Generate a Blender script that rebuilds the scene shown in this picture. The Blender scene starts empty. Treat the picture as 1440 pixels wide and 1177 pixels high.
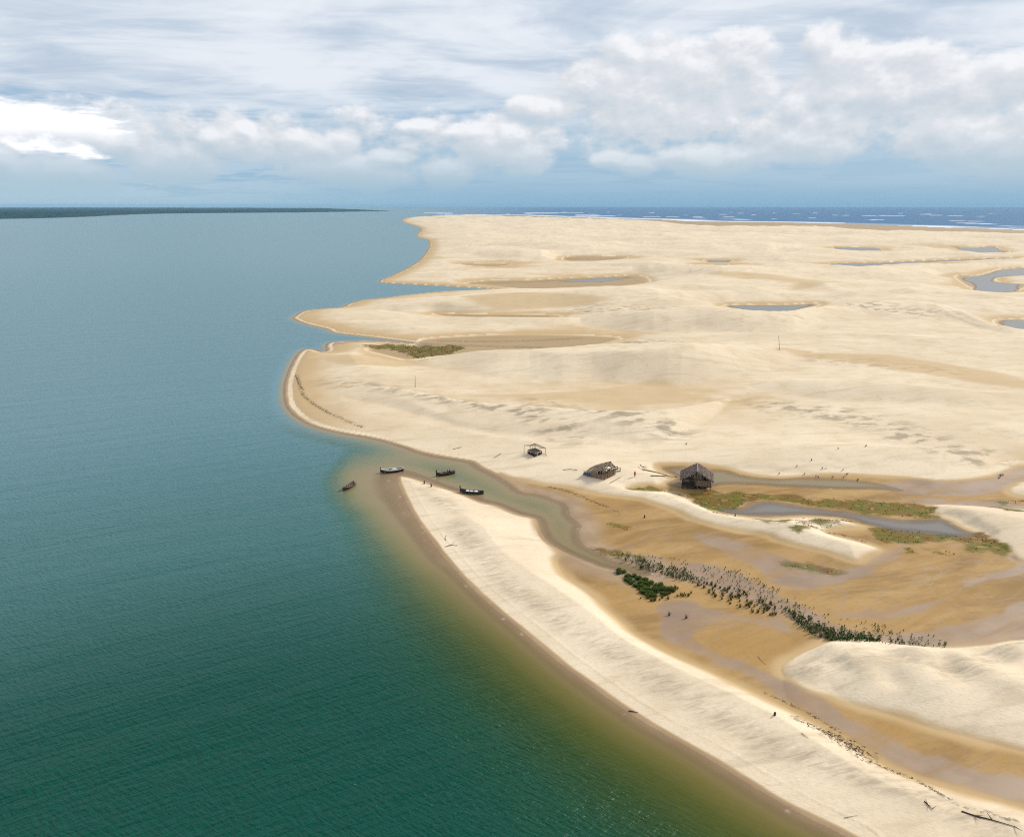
import bpy, bmesh, math, random
import numpy as np
from mathutils import Vector, Matrix
random.seed(7); rng = np.random.default_rng(7)
SC = bpy.context.scene; COL = SC.collection
R = math.radians

# ------------------------------------------------------------------ camera
H, FPX, PITCH = 75.0, 1110.0, R(15.1)
cam = bpy.data.cameras.new('camera'); camo = bpy.data.objects.new('camera', cam); COL.objects.link(camo)
camo.location = (0, 0, H); camo.rotation_euler = (math.pi/2 - PITCH, 0, 0)
cam.sensor_width = 36; cam.lens = 36*FPX/1440; cam.clip_start = 0.5; cam.clip_end = 200000
SC.camera = camo

def rays(px, py):
    a = (np.asarray(px, float)-720)/FPX; b = (588.5-np.asarray(py, float))/FPX
    return a, math.cos(PITCH)+b*math.sin(PITCH), -math.sin(PITCH)+b*math.cos(PITCH)
def ground(px, py, z=0.0):
    """where the sight line of a surveyed point meets the level z"""
    dx, dy, dz = rays(px, py)
    t = (H-z)/np.maximum(-dz, 1e-5)
    return dx*t, dy*t
def G(px, py, z=0.0):
    x, y = ground(px, py, z); return Vector((float(x), float(y), float(z)))

# ------------------------------------------------------------------ numpy noise
def _h(ix, iy, s):
    n = (ix.astype(np.int64)*374761393 + iy.astype(np.int64)*668265263 + s*974634777) & 0x7fffffff
    n = ((n ^ (n >> 13))*1274126177) & 0x7fffffff
    return ((n ^ (n >> 16)) & 0xffff)/65535.0
def vnoise(x, y, s=0):
    ix = np.floor(x); iy = np.floor(y); fx = x-ix; fy = y-iy
    fx = fx*fx*fx*(fx*(fx*6-15)+10); fy = fy*fy*fy*(fy*(fy*6-15)+10)
    a = _h(ix, iy, s); b = _h(ix+1, iy, s); c = _h(ix, iy+1, s); d = _h(ix+1, iy+1, s)
    return (a+(b-a)*fx)*(1-fy)+(c+(d-c)*fx)*fy
def fbm(x, y, s=0, o=4):
    v = 0; a = .5; t = 0
    for i in range(o):
        v = v+a*vnoise(x, y, s+i); t += a; a *= .5; x, y = x*1.9*.8-y*1.9*.6, x*1.9*.6+y*1.9*.8
    return v/t
def sst(a, b, x):
    t = np.clip((x-a)/(b-a), 0, 1); return t*t*(3-2*t)

# ------------------------------------------------------------------ plan outlines (surveyed points -> plan)
def catmull(p, closed, n=4):
    p = np.array(p, float); k = len(p); out = []
    rngk = range(k) if closed else range(k-1)
    for i in rngk:
        if closed: a, b, c, d = p[(i-1) % k], p[i], p[(i+1) % k], p[(i+2) % k]
        else: a, b, c, d = p[max(i-1, 0)], p[i], p[i+1], p[min(i+2, k-1)]
        for j in range(n):
            t = j/n
            out.append(.5*((2*b)+(-a+c)*t+(2*a-5*b+4*c-d)*t*t+(-a+3*b-3*c+d)*t**3))
    if not closed: out.append(p[-1])
    return np.array(out)
def plan(pts, closed=True, n=3):
    q = catmull([p[:2] for p in pts], closed, n)
    x, y = ground(q[:, 0], np.maximum(q[:, 1], 293.0))
    return np.stack([np.arctan2(x, y), np.log(np.hypot(x, y))], 1)
def sdf(th, lr, poly, margin=.13):
    """signed distance (inside +) to an outline in the (bearing, log range) plan, x range = metres"""
    out = np.full(th.shape, -margin)
    lo = poly.min(0)-margin; hi = poly.max(0)+margin
    idx = np.nonzero((th > lo[0]) & (th < hi[0]) & (lr > lo[1]) & (lr < hi[1]))[0]
    A = poly; B = np.roll(poly, -1, 0)
    for c in range(0, len(idx), 60000):
        k = idx[c:c+60000]; px = th[k]; py = lr[k]
        d2 = np.full(len(k), 9.0); ins = np.zeros(len(k), bool)
        for (ax, ay), (bx, by) in zip(A, B):
            ex, ey = bx-ax, by-ay; wx = px-ax; wy = py-ay
            t = np.clip((wx*ex+wy*ey)/(ex*ex+ey*ey+1e-14), 0, 1)
            dx = wx-ex*t; dy = wy-ey*t
            np.minimum(d2, dx*dx+dy*dy, out=d2)
            if ay != by:
                cr = ((ay > py) != (by > py)) & (px < ex*(py-ay)/ey+ax)
                ins ^= cr
        d = np.sqrt(d2); out[k] = np.maximum(np.where(ins, d, -d), -margin)
    return out
def pline(th, lr, line, vals=None, margin=.2):
    """distance to a polyline; interpolated value and signed offset (+ = beyond)"""
    out = np.full(th.shape, 9.0); val = np.zeros(th.shape); beyond = np.zeros(th.shape)
    lo = line.min(0)-margin; hi = line.max(0)+margin
    idx = np.nonzero((th > lo[0]) & (th < hi[0]) & (lr > lo[1]) & (lr < hi[1]))[0]
    if len(idx) == 0: return out, val, beyond
    px = th[idx]; py = lr[idx]; best = np.full(len(idx), 9.0); bv = np.zeros(len(idx)); bs = np.zeros(len(idx))
    for i in range(len(line)-1):
        ax, ay = line[i]; bx, by = line[i+1]; ex, ey = bx-ax, by-ay; wx = px-ax; wy = py-ay
        t = np.clip((wx*ex+wy*ey)/(ex*ex+ey*ey+1e-14), 0, 1); dx = wx-ex*t; dy = wy-ey*t; d2 = dx*dx+dy*dy
        m = d2 < best; best[m] = d2[m]; bs[m] = dy[m]
        if vals is not None: bv[m] = (vals[i]+(vals[i+1]-vals[i])*t)[m]
    out[idx] = np.sqrt(best); val[idx] = bv; beyond[idx] = bs
    return out, val, beyond

LAND = plan([(1330,1262),(1205,1184),(1122,1141),(1058,1104),(995,1065),(960,1045),(925,1026),(884,1001),(834,966),(788,932),(742,893),(698,857),(664,826),(630,789),(604,756),(580,720),(567,694),(560,677),(561,670),(570,670),
 (583,673),(600,678.5),(618,684.5),(644,692),(675,705.5),(698,711),(726,722.5),(753,730),(758.5,744),(766,757),(779,768.5),(803,781),(840,796.5),(860,801.5),(882,806),(902,811),(922,807),
 (912,800),(882,792),(868,789),(850,780),(828,770),(817,760),(815,748),(819,739),(810,731),(802,723),(799,710),(782,702),(757,694.5),(735,691.5),(720,681),(700,669),(677,658),(665,650),(647,646.5),(606,639.5),(577,631),(551,623),(517,615),(485,609.5),(446,600.5),(419,587),(404,570),(401,548),(404,531),(412.5,510),(424,494),(438,491.5),(452,495),(461,492.5),(459,486),(468,481.5),(500,479.5),(540,480),(590,483.5),
 (540,476.5),(507,472.5),(472,468.5),(459,462.5),(433,456.5),(416,450),(414,446),(433,436.5),(480,432.5),(491,427.5),(512,422),(538,419.5),(568,415.5),(616,410.5),(650,408.5),(690,407),
 (648,404),(584,400.5),(534,397),(552,388),(577,375.5),(593,364),(604,347),(601,337.5),(585,332.5),(592,321.5),(567,312.5),(571,307),(600,304.7),(700,302.5),(775,304.5),(870,307.5),(935,309),(980,311.5),(1108,313),(1223,316),(1331,320),(1440,323.5),(1800,336),(2600,380),(2600,1262)], n=3)
FARBANK = plan([(-900,345),(-400,324),(-100,311.5),(0,308.5),(97,306.3),(156,303.6),(218,301),(320,299.8),(404,299.2),(467,298.4),(521,297.6),(560,297.2),(480,295.2),(300,294),(-900,294)], n=2)
DAMP = [plan(p) for p in (
 [(700,667),(720,672),(757,679),(795,685),(845,695),(895,702.5),(945,717.5),(970,730),(1020,742.5),(1080,755),(1095,762),(1165,779),(1201,790),(1218,787),(1240,776),(1218,766),(1165,752),(1172,744),(1260,740),(1345,744),(1373,752),(1409,771),(1423,785),(1445,792),(1560,800),(1560,890),(1440,898),(1391,905),(1351,909),(1305,909),(1263,906),(1214,899),(1171,901),(1128,919),(1101,936),(1104,952),(1137,967),(1183,985),(1244,1003),(1305,1022),(1367,1037),(1440,1058),(1600,1100),(1600,1190),(1440,1139),(1351,1116),(1275,1094),(1214,1061),(1171,1034),(1122,1006),(1061,976),(1000,947),(942,922),(894,895),(870,873),(835,843),(795,813),(784,790),(790,777),(760,752),(754,730),(740,700),(720,684)],
 [(925,656),(940,653),(1040,658),(1123,663.6),(1207,669),(1290,673),(1359,672),(1404,668),(1423,659),(1440,656),(1560,652),(1560,712),(1440,717),(1373,712),(1307,711),(1318,726),(1345,740),(1300,748),(1230,745),(1180,731),(1132,728),(1090,728),(1040,725),(1000,716),(975,706),(955,697),(925,690),(885,688),(900,684),(935,682),(945,672),(930,665)],
 [(690,301),(870,306),(980,310.5),(1108,312),(1223,315),(1440,322.5),(1800,335),(1800,344),(1440,331),(1300,328),(1215,323),(1140,319),(1080,320),(980,317.5),(935,312.5),(870,309.5),(700,304.5)],
 [(585,486),(597,478.5),(650,474.5),(708,472),(770,472),(833,473.5),(870,478),(800,492),(740,496),(699,495),(641,500),(587,508),(545,500),(520,492)],
 [(795,362),(820,361.5),(850,361),(882,362),(862,366.5),(830,368),(797,367)],
 [(654,399.5),(690,395),(740,395),(800,391.5),(850,390),(897,388),(912,396.5),(895,400),(866,403),(800,406),(740,407),(690,402)],
 [(648,372),(680,371),(718,371.5),(700,375),(675,374.5)],
 [(612,441.8),(660,442.8),(720,443.2),(782,444.6),(775,447.5),(700,447),(640,445.5)],
 [(1395,383),(1410,379),(1440,377),(1440,379),(1410,382)],
 [(1345,390),(1362,388),(1372,400),(1365,404)])]
CREAMISLE = [plan([(1418,690),(1425,683),(1440,677),(1560,660),(1560,700),(1440,698)])]
POOL = [plan(p) for p in (
 [(930,660),(945,657),(1000,660),(1040,663),(1096,668),(1179,672.5),(1234,678),(1275,691),(1207,689),(1123,686.5),(1040,681),(1003,684.5),(965,688.5),(938,681.5),(950,672)],
 [(1010,718),(1040,714),(1050,707),(1075,705),(1110,708),(1150,715),(1200,721),(1240,727),(1290,730),(1325,730),(1350,743),(1372,752),(1355,755),(1300,752),(1245,744),(1180,728),(1130,726),(1080,727),(1040,725)],
 [(1335,346.5),(1365,349),(1395,347),(1405,351),(1417,355),(1380,357.5),(1350,351)],
 [(1155,374.5),(1180,371),(1230,370),(1270,368.5),(1330,366),(1440,362.5),(1440,363.5),(1330,368),(1270,371.5),(1230,373.2),(1180,376.5)],
 [(1352,392),(1378,388),(1395,383),(1410,380),(1440,378),(1560,374),(1560,388),(1440,388),(1408,390),(1395,393),(1402,397),(1425,399),(1440,400),(1440,403),(1424,409),(1402,411.5),(1376,408.5),(1362,399)],
 [(1021,430.5),(1060,429.5),(1105,429.5),(1148,428),(1125,436),(1108,440),(1060,439),(1040,435)],
 [(1405,451),(1440,450),(1560,449),(1560,466),(1440,464),(1413,461)],
 [(790,396),(850,391.5),(890,389.5),(868,393.5),(840,396.5)],
 [(1172,348.5),(1200,348),(1230,349.5),(1237,353.5),(1220,355),(1190,352)],
 [(993,366.3),(1026,366.3),(1022,369),(1000,369)],
 [(991,374),(1025,373),(1031,375.5),(1000,376)])]
FILM = [plan(p) for p in (
 [(921,853),(930,880),(936,899),(973,917),(1034,941),(1079,962),(1100,978),(1153,1007),(1199,1037),(1244,1065),(1290,1088),(1367,1110),(1440,1129),(1600,1170),(1600,1130),(1440,1096),(1400,1088),(1340,1070),(1290,1060),(1230,1030),(1183,1003),(1140,973),(1092,948),(1064,938),(1018,920),(988,905),(979,893),(1003,877),(1034,874),(1110,888),(1100,872),(1050,866),(985,850),(960,845),(935,845)],
 [(868,783),(915,797),(960,815),(1000,828),(1060,850),(1110,872),(1150,898),(1200,912),(1330,920),(1400,915),(1440,905),(1560,890),(1560,850),(1440,848),(1400,868),(1330,885),(1290,892),(1200,884),(1150,865),(1110,845),(1060,815),(1000,797),(950,787),(900,780)],
 [(1240,782),(1260,770),(1272,767),(1258,785),(1225,804),(1190,817),(1130,830),(1080,820),(1060,797),(1000,768),(975,752),(1020,755),(1080,777),(1130,797),(1190,802)],
 [(1425,785),(1434,790),(1428,802),(1370,815),(1340,832),(1310,842),(1240,857),(1170,862),(1200,872),(1280,868),(1320,852),(1345,838),(1380,818),(1430,806),(1440,800)],
 [(1225,679),(1290,677),(1359,678),(1404,671),(1423,662),(1440,659),(1560,656),(1560,672),(1440,675),(1420,683),(1412,692),(1380,698),(1300,696),(1255,691)],
 [(1260,703),(1320,704),(1400,706),(1440,710),(1560,716),(1560,722),(1440,717),(1373,713),(1310,710)],
 [(410,487),(470,477),(540,477.5),(610,484),(590,487),(530,484),(470,486)])]
VEG = [plan(p, n=2) for p in (
 [(964,697),(975,691),(1000,690),(1030,693),(1076,698),(1060,704),(1045,713),(1010,719),(985,712)],
 [(1085,702),(1110,699),(1150,700),(1200,703),(1260,707),(1302,710),(1322,727),(1290,729),(1240,724),(1200,718),(1150,712),(1110,706)],
 [(1063,732),(1100,735),(1120,740),(1110,745),(1080,740)],
 [(1118,736),(1165,732),(1182,741),(1150,746),(1120,748)],
 [(1183,729),(1217,732),(1212,738),(1185,736)],
 [(1118,747),(1152,744),(1142,753),(1122,756)],
 [(1225,741),(1270,746),(1330,752),(1380,757),(1375,764),(1330,760),(1270,765),(1230,758)],
 [(1370,750),(1385,755),(1413,770),(1405,776),(1385,768),(1368,758)],
 [(878,687),(895,685.5),(930,688),(957,690),(930,694),(890,692)],
 [(503,489.5),(530,488),(560,486),(620,486.5),(655,487),(640,495),(615,503),(590,507),(570,499),(545,492)],
 [(850,738),(870,737),(888,742),(880,747),(862,744)],
 [(1398,707),(1440,703),(1470,704),(1470,708),(1440,708.5)],
 [(1395,715),(1420,719),(1440,725),(1415,725)],
 [(1305,773),(1330,775),(1347,781),(1330,783),(1310,779)],
 [(1355,770),(1372,770),(1376,776),(1360,777)],
 [(1270,772),(1280,770),(1285,777),(1274,779)],
 [(830,768),(860,772),(900,780),(905,788),(870,786),(840,778)],
 [(1100,792),(1130,795),(1180,803),(1175,807),(1130,801),(1105,797)])]
TANS = [plan(p) for p in ([(640,564.5),(740,557),(820,552),(868,546),(915,541),(945,543),(970,552),(995,566),(986,571.5),(950,575.3),(900,578.2),(870,577.6),(820,574.5),(760,570),(700,566.8)],[(1108,411),(1130,405),(1180,404),(1188,408),(1150,416),(1105,418)],[(1130,403),(1100,407),(1185,400)],[(1115,405),(1180,407),(1195,412)],[(640,430),(780,428),(870,434),(700,441)],[(980,395),(1100,399),(1190,408),(1100,412)],[(430,500),(520,505),(600,512),(560,524),(470,520)],[(1060,505),(1200,520),(1440,560),(1440,540),(1250,505)])]
SHOAL = plan([(490,648),(530,646),(560,650),(575,672),(600,735),(630,780),(590,745),(545,712),(515,700),(495,680)])
GREY = [(plan(l, False), w) for l, w in (
 ([(643,740),(680,785),(720,830),(780,870),(850,915),(930,965),(1020,1015),(1100,1060),(1200,1095),(1300,1130),(1400,1175)], 3.0),
 ([(455,542),(500,547),(560,558),(640,575),(700,588),(760,603),(800,625)], 9),
 ([(1060,572),(1120,582),(1170,590),(1250,612),(1320,638),(1390,652)], 12),
 ([(680,497),(730,500),(780,505)], 8), ([(880,486),(960,490),(1030,498),(1080,505)], 9),
 ([(830,441),(920,442),(1000,446),(1060,445),(1150,441),(1300,452)], 22), ([(1160,510),(1250,520),(1330,530)], 14),
 ([(1130,950),(1180,945),(1230,940),(1290,952),(1340,962),(1420,925)], 3.0), ([(600,690),(640,720)], 3.0),
 ([(760,570),(860,600),(940,615)], 10))]
WRACK = [(plan(l, False), w) for l, w in (
 ([(773,685),(800,692),(828,703),(850,712),(872,722)], .55),
 ([(1120,1015),(1165,1034),(1190,1046),(1210,1060),(1226,1072)], .9), ([(1168,1037),(1188,1046),(1205,1058),(1220,1069)], 1.5),
 ([(1235,1078),(1290,1100),(1330,1128),(1350,1143),(1385,1150),(1425,1163)], .4),
 ([(417,528),(424,550),(430,562),(455,580),(485,594),(512,604)], .8),
 ([(970,708),(1000,720),(1040,730),(1075,738)], .6), ([(950,696),(985,703),(1003,712)], 1.0), ([(1130,745),(1180,752),(1215,762)], .5),
 ([(1075,975),(1130,1000),(1180,1030)], .35), ([(620,480),(720,480.5),(815,476)], 2.2), ([(600,484),(680,487),(760,489)], 2.2), ([(800,364.5),(862,364)], 5), ([(690,398.5),(790,395),(885,391)], 5), ([(620,443),(770,445.5)], 2))]
def ridge(pts, wf, wb):
    q = catmull(pts, False, 3); x, y = ground(q[:, 0], q[:, 1], q[:, 2])
    return np.stack([np.arctan2(x, y), np.log(np.hypot(x, y))], 1), q[:, 2], wf*(.66 if wf > 50 else 1), wb
RIDGES = [ridge(*a) for a in (
 ([(540,516,0),(600,506,1.8),(650,497,4),(700,491,6.5),(745,491,7),(791,485,10),(833,476,13),(870,474.5,14),(905,476,14),(960,481,13),(1020,486,10),(1090,490,6),(1180,493,0)], 88, 20),
 ([(430,547,0),(500,543,3),(560,547,4.2),(640,561,5),(700,567,5.4),(760,571,5.6),(820,576,5.8),(880,579,5.8),(940,576,5),(990,568,3.2),(1050,556,0)], 38, 11),
 ([(415,442,0),(490,427,3),(520,421,5),(570,415.5,8),(620,412,10),(680,407,11.5),(740,401,13),(790,400,13),(870,403,12),(960,408,9),(1090,414,0)], 110, 32),
 ([(780,448,0),(850,440,6),(920,436,10),(980,431,12),(1020,433,12),(1060,437.5,11),(1108,439,10),(1135,434,10),(1170,428,10),(1250,424,8),(1330,430,7),(1400,455,5),(1440,466,4),(1500,470,0)], 90, 28),
 ([(540,454,0),(620,448,3),(700,447,4),(780,447,4),(870,450,0)], 55, 14),
 ([(1120,386,0),(1200,378,9),(1260,374,11),(1320,371,9),(1400,368,7),(1520,366,0)], 170, 50),
 ([(830,376,0),(900,369,9),(960,372,11),(1050,377,11),(1190,381,0)], 140, 50),
 ([(900,345,0),(980,341,11),(1080,343,13),(1160,346,0)], 260, 90),
 ([(600,352,0),(680,349,10),(760,351,11),(850,355,0)], 240, 90),
 ([(1101,937,.0),(1128,923,.8),(1171,907,1.9),(1214,907,2.1),(1263,915,1.9),(1305,917,1.9),(1351,917,1.9),(1391,912,2.2),(1440,904,2.5),(1560,880,2.6)], 16, 3.2),
 ([(990,640,0),(1100,628,2.2),(1200,626,2.8),(1320,634,2.4),(1460,640,0)], 30, 14),
 ([(1020,545,0),(1120,535,4),(1250,540,5),(1380,552,4),(1500,560,0)], 55, 22),
 ([(500,585,0),(600,600,1.8),(700,618,2),(820,630,1.4),(900,640,0)], 16, 14))]
BUMPS = [(1165,925,3.5,.9),(1215,955,4,1.0),(1285,930,3.5,1.3),(1300,975,5,1.3),(1335,962,2.6,-1.5),(1240,930,3,-.9),(1390,935,3.5,-1.1),(1410,975,5,1.3),(1250,968,2.8,-1.0),(1430,940,4,1.1),(1345,940,2.5,.9),(1180,950,2.5,-.6),(1375,960,2.2,.6),
 (665,770,5,.4),(720,800,4,-.3)]
BUMPS = [(G(a, b), s, h) for a, b, s, h in BUMPS]

def terrain(X, Y, full=True):
    th = np.arctan2(X, Y); r = np.hypot(X, Y); lr = np.log(r)
    L = sdf(th, lr, LAND, .4)*r
    FB = sdf(th, lr, FARBANK, .2)*r; FB = np.where(FB < -.19*r, -1e6, FB)
    P = np.full(X.shape, -1e9); D = np.full(X.shape, -1e9); F = np.full(X.shape, -1e9)
    for q in POOL: P = np.maximum(P, sdf(th, lr, q)*r)
    for q in DAMP: D = np.maximum(D, sdf(th, lr, q)*r)
    D = np.maximum(D, P+np.minimum(.0022*r, .9))
    for q in CREAMISLE: D = np.minimum(D, -sdf(th, lr, q)*r)
    for q in FILM: F = np.maximum(F, sdf(th, lr, q)*r)
    wob = (fbm(X/9, Y/9, 5, 3)-.5)*2; wob2 = (fbm(X/3.2, Y/3.2, 15, 3)-.5)*2
    P = P+np.where(P > -60, 1.3*wob+.010*r*(vnoise(X/45, Y/60, 41)-.5)*(r > 500), 0)
    e = np.minimum(L, -D)
    ee = np.maximum(e, 0)
    far = sst(430, 900, r)
    n1 = fbm(X/250+3, Y/130, 11, 4); n2 = fbm(X/80, Y/45+7, 21, 4)
    rid = (1-np.abs(2*n1-1)*1.6)
    amp = (1-np.exp(-ee/(12+70*far)))*(0.20+far*.95)
    dune = amp*(9.5*np.clip(rid, 0, 1)**2+3.4*(n2-.35)+1.0*sst(3000, 1500, r))
    sm = (fbm(X/14, Y/9, 31, 4)-.5)*.45*(1-np.exp(-ee/6))
    z = .14+1.25*(1-np.exp(-ee/(6+.045*np.maximum(r-190, 0))))+np.maximum(dune, -.6)+sm
    z = np.where(e > 0, z, .10+.05*wob-.05*np.clip(F/3, 0, 1))
    RH = np.zeros(X.shape)
    for line, hv, wf, wb in RIDGES:
        o_ = np.argsort(line[:, 0]); v = np.interp(th, line[o_, 0], hv[o_], 0, 0)
        s = (lr-np.interp(th, line[o_, 0], line[o_, 1]))*r
        fw = wf*(.75+.5*fbm(th*9+wf, lr*0, 3, 2)); t_ = np.clip(-s/fw, 0, 1)
        front = 1-sst(0, 1, t_)
        front = np.where(r > 330, front*sst(0, .03*r, -np.maximum(D, P)), front)
        RH = np.maximum(RH, v*np.where(s > 0, np.clip(1-s/wb, 0, 1), front))
    RH = np.where(L > 0, RH*np.clip(L/6, 0, 1), 0)
    z = np.maximum(z, RH+np.where(e > 0, .25*(z-.2), 0))
    for c, s, h in BUMPS:
        q = ((X-c.x)**2+(Y-c.y)**2)/(s*s)
        z = z+.62*h*np.exp(-q*1.3)*np.clip(e/1.5, 0, 1)
    z = np.minimum(z, .09*L+.02+.05*np.clip(L, 0, 5)*wob*.3)
    z = np.where((L > 3) & (e > 3), np.maximum(z, .35), z)
    lim = -.055*P+.42*np.clip(230/r, .10, 1)*np.maximum(-P-1.5-.004*r, 0)
    z = np.where(P > -90, np.minimum(z, np.maximum(lim, RH-.4)), z)
    # sea bed
    dk = np.maximum(-L, 0)
    kk = 1+1.6*sst(215, 285, r)
    sh = sst(-14, 3, sdf(th, lr, SHOAL)*r) if full else 0
    dep = (.062*dk+.0042*dk*dk)*kk*(1-.72*sh)
    dep = np.minimum(dep, 8)
    z = np.where(L < 0, -dep, z)
    z = np.where(FB > -60, np.maximum(z, np.clip(FB*.01, -3, 1.5)), z)
    if not full: return z
    dune_on = sst(.25, .7, RH)
    damp_shade = (.5*sst(-2.6, .6, D+1.1*wob*(r < 400))+.5*sst(-.4, 3.4, D+1.4*wob))*(1-dune_on)
    damp_shade = np.maximum(damp_shade, .42*sst(2.8, .5, z-.5*wob)*(e > 3)*sst(235, 300, r))  # dune trough shade painted in by height, as a tan sand tone
    for q in TANS: damp_shade = np.maximum(damp_shade, .32*sst(-.006*r, .016*r, sdf(th, lr, q)*r+.8*wob))  # outlined hollow and trough patches toned tan
    damp_shade = np.maximum(damp_shade, .85*sst(1.0+.0015*r, .15, L+.35*wob))
    damp_shade = np.maximum(damp_shade, (FB > -50)*1.0)
    film = (.75*sst(-.5, .6, F+1.5*wob+.8*wob2)+.25*sst(-3, 3, F+3*wob))*sst(.1, .5, damp_shade)*(1-dune_on)
    veg = np.zeros(X.shape)
    for q in VEG: veg = np.maximum(veg, sst(-1.0, 1.6, sdf(th, lr, q, .05)*r+(2.6*wob+1.8*wob2)*np.clip(r/190, 1, 2)))
    grey = np.zeros(X.shape); wr = np.zeros(X.shape)
    for l, w in GREY:
        d, _, _ = pline(th, lr, l, margin=.5); grey = np.maximum(grey, sst(1.5, .2, d*r/w))
    for l, w in WRACK:
        d, _, _ = pline(th, lr, l, margin=.05); wr = np.maximum(wr, sst(1.8, .2, (d*r+.35*wob)/w))
    wr = np.where(r < 5000, wr, 0)
    dry = sst(3.5, 10, z+1.5*wob)*sst(230, 300, r)  # crest highlight painted in by height, as paler dry sand
    return z, L, damp_shade, film, veg*(1-dune_on), grey, wr, FB, dry
def GT(px, py):
    z = 0.0
    for _ in range(7):
        x, y = ground(px, py, z); z = .5*z+.5*max(TZ(x, y), 0.0)
    x, y = ground(px, py, z); return Vector((float(x), float(y), TZ(x, y)))
GRID = {}
def ZI(X, Y):
    """height of the finished ground sheet, read back from its grid"""
    X = np.asarray(X, float); Y = np.asarray(Y, float); th = np.arctan2(X, Y); r = np.hypot(X, Y)
    T, Rr, Z = GRID['th'], GRID['r'], GRID['z']
    j = np.clip(np.searchsorted(T, th)-1, 0, len(T)-2); i = np.clip(np.searchsorted(Rr, r)-1, 0, len(Rr)-2)
    u = np.clip((th-T[j])/(T[j+1]-T[j]), 0, 1); v = np.clip((r-Rr[i])/(Rr[i+1]-Rr[i]), 0, 1)
    return (Z[i, j]*(1-u)+Z[i, j+1]*u)*(1-v)+(Z[i+1, j]*(1-u)+Z[i+1, j+1]*u)*v
def TZ(x, y): return float(ZI(x, y))
# ------------------------------------------------------------------ materials
class NT:
    def __init__(s, tree): s.t = tree; s.n = tree.nodes; s.l = tree.links
    def add(s, ty, **kw):
        n = s.n.new(ty)
        for k, v in kw.items(): setattr(n, k, v)
        return n
    def put(s, sock, v):
        if v is None: return
        if isinstance(v, bpy.types.NodeSocket): s.l.new(v, sock)
        else:
            if sock.type == 'RGBA' and len(v) == 3: v = (*v, 1)
            sock.default_value = v
    def m(s, op, a, b=None, c=None, clamp=False):
        n = s.add('ShaderNodeMath', operation=op, use_clamp=clamp)
        s.put(n.inputs[0], a); s.put(n.inputs[1], b); s.put(n.inputs[2], c); return n.outputs[0]
    def vm(s, op, a, b=None, c=None):
        n = s.add('ShaderNodeVectorMath', operation=op)
        s.put(n.inputs[0], a); s.put(n.inputs[1], b); s.put(n.inputs[2], c)
        return n.outputs['Value'] if op in ('DOT_PRODUCT', 'LENGTH') else n.outputs[0]
    def mix(s, f, a, b, blend='MIX'):
        n = s.add('ShaderNodeMix', data_type='RGBA', blend_type=blend)
        s.put(n.inputs[0], f); s.put(n.inputs[6], a); s.put(n.inputs[7], b); return n.outputs[2]
    def ss(s, a, b, x):
        n = s.add('ShaderNodeMapRange', interpolation_type='SMOOTHSTEP'); n.clamp = True
        if b < a:
            s.put(n.inputs[0], x); n.inputs[1].default_value = b; n.inputs[2].default_value = a; n.inputs[3].default_value = 1; n.inputs[4].default_value = 0
        else:
            s.put(n.inputs[0], x); n.inputs[1].default_value = a; n.inputs[2].default_value = b
        return n.outputs[0]
    def noise(s, vec, scale, detail=4, rough=.55, dist=0, ty='FBM'):
        n = s.add('ShaderNodeTexNoise'); s.put(n.inputs['Vector'], vec)
        n.inputs['Scale'].default_value = scale; n.inputs['Detail'].default_value = detail
        n.inputs['Roughness'].default_value = rough; n.inputs['Distortion'].default_value = dist
        return n.outputs['Fac']
    def attr(s, name): return s.add('ShaderNodeAttribute', attribute_name=name).outputs['Fac']
    def xf(s, vec, rot=0, sc=(1, 1, 1)):
        n = s.add('ShaderNodeMapping'); s.put(n.inputs['Vector'], vec)
        n.inputs['Rotation'].default_value = (0, 0, rot); return s.vm('MULTIPLY', n.outputs[0], sc)
    def ramp(s, f, stops):
        n = s.add('ShaderNodeValToRGB'); e = n.color_ramp.elements
        while len(e) < len(stops): e.new(.5)
        for q, (p, c) in zip(e, stops): q.position = p; q.color = (*c, 1)
        s.put(n.inputs[0], f); return n.outputs[0]
def newmat(name):
    m = bpy.data.materials.new(name); m.use_nodes = True; t = NT(m.node_tree)
    b = t.n.get('Principled BSDF'); o = t.n.get('Material Output'); return m, t, b, o
def simple(name, col, rough=.8, var=.35, scale=3.0, stretch=(1, 1, 1), spec=.3, bump=.0):
    m, t, b, o = newmat(name)
    co = t.add('ShaderNodeTexCoord').outputs['Object']
    co = t.xf(co, 0, stretch)
    n = t.noise(co, scale, 5, .65)
    dark = tuple(c*(1-var) for c in col); lite = tuple(min(1, c*(1+var)) for c in col)
    rnd = t.add('ShaderNodeObjectInfo').outputs['Random']
    c = t.ramp(n, [(.28, dark), (.72, lite)])
    c = t.mix(.25, c, t.mix(rnd, dark, lite))
    t.put(b.inputs['Base Color'], c); b.inputs['Roughness'].default_value = rough; b.inputs['Specular IOR Level'].default_value = spec
    return m
M = {}
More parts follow.
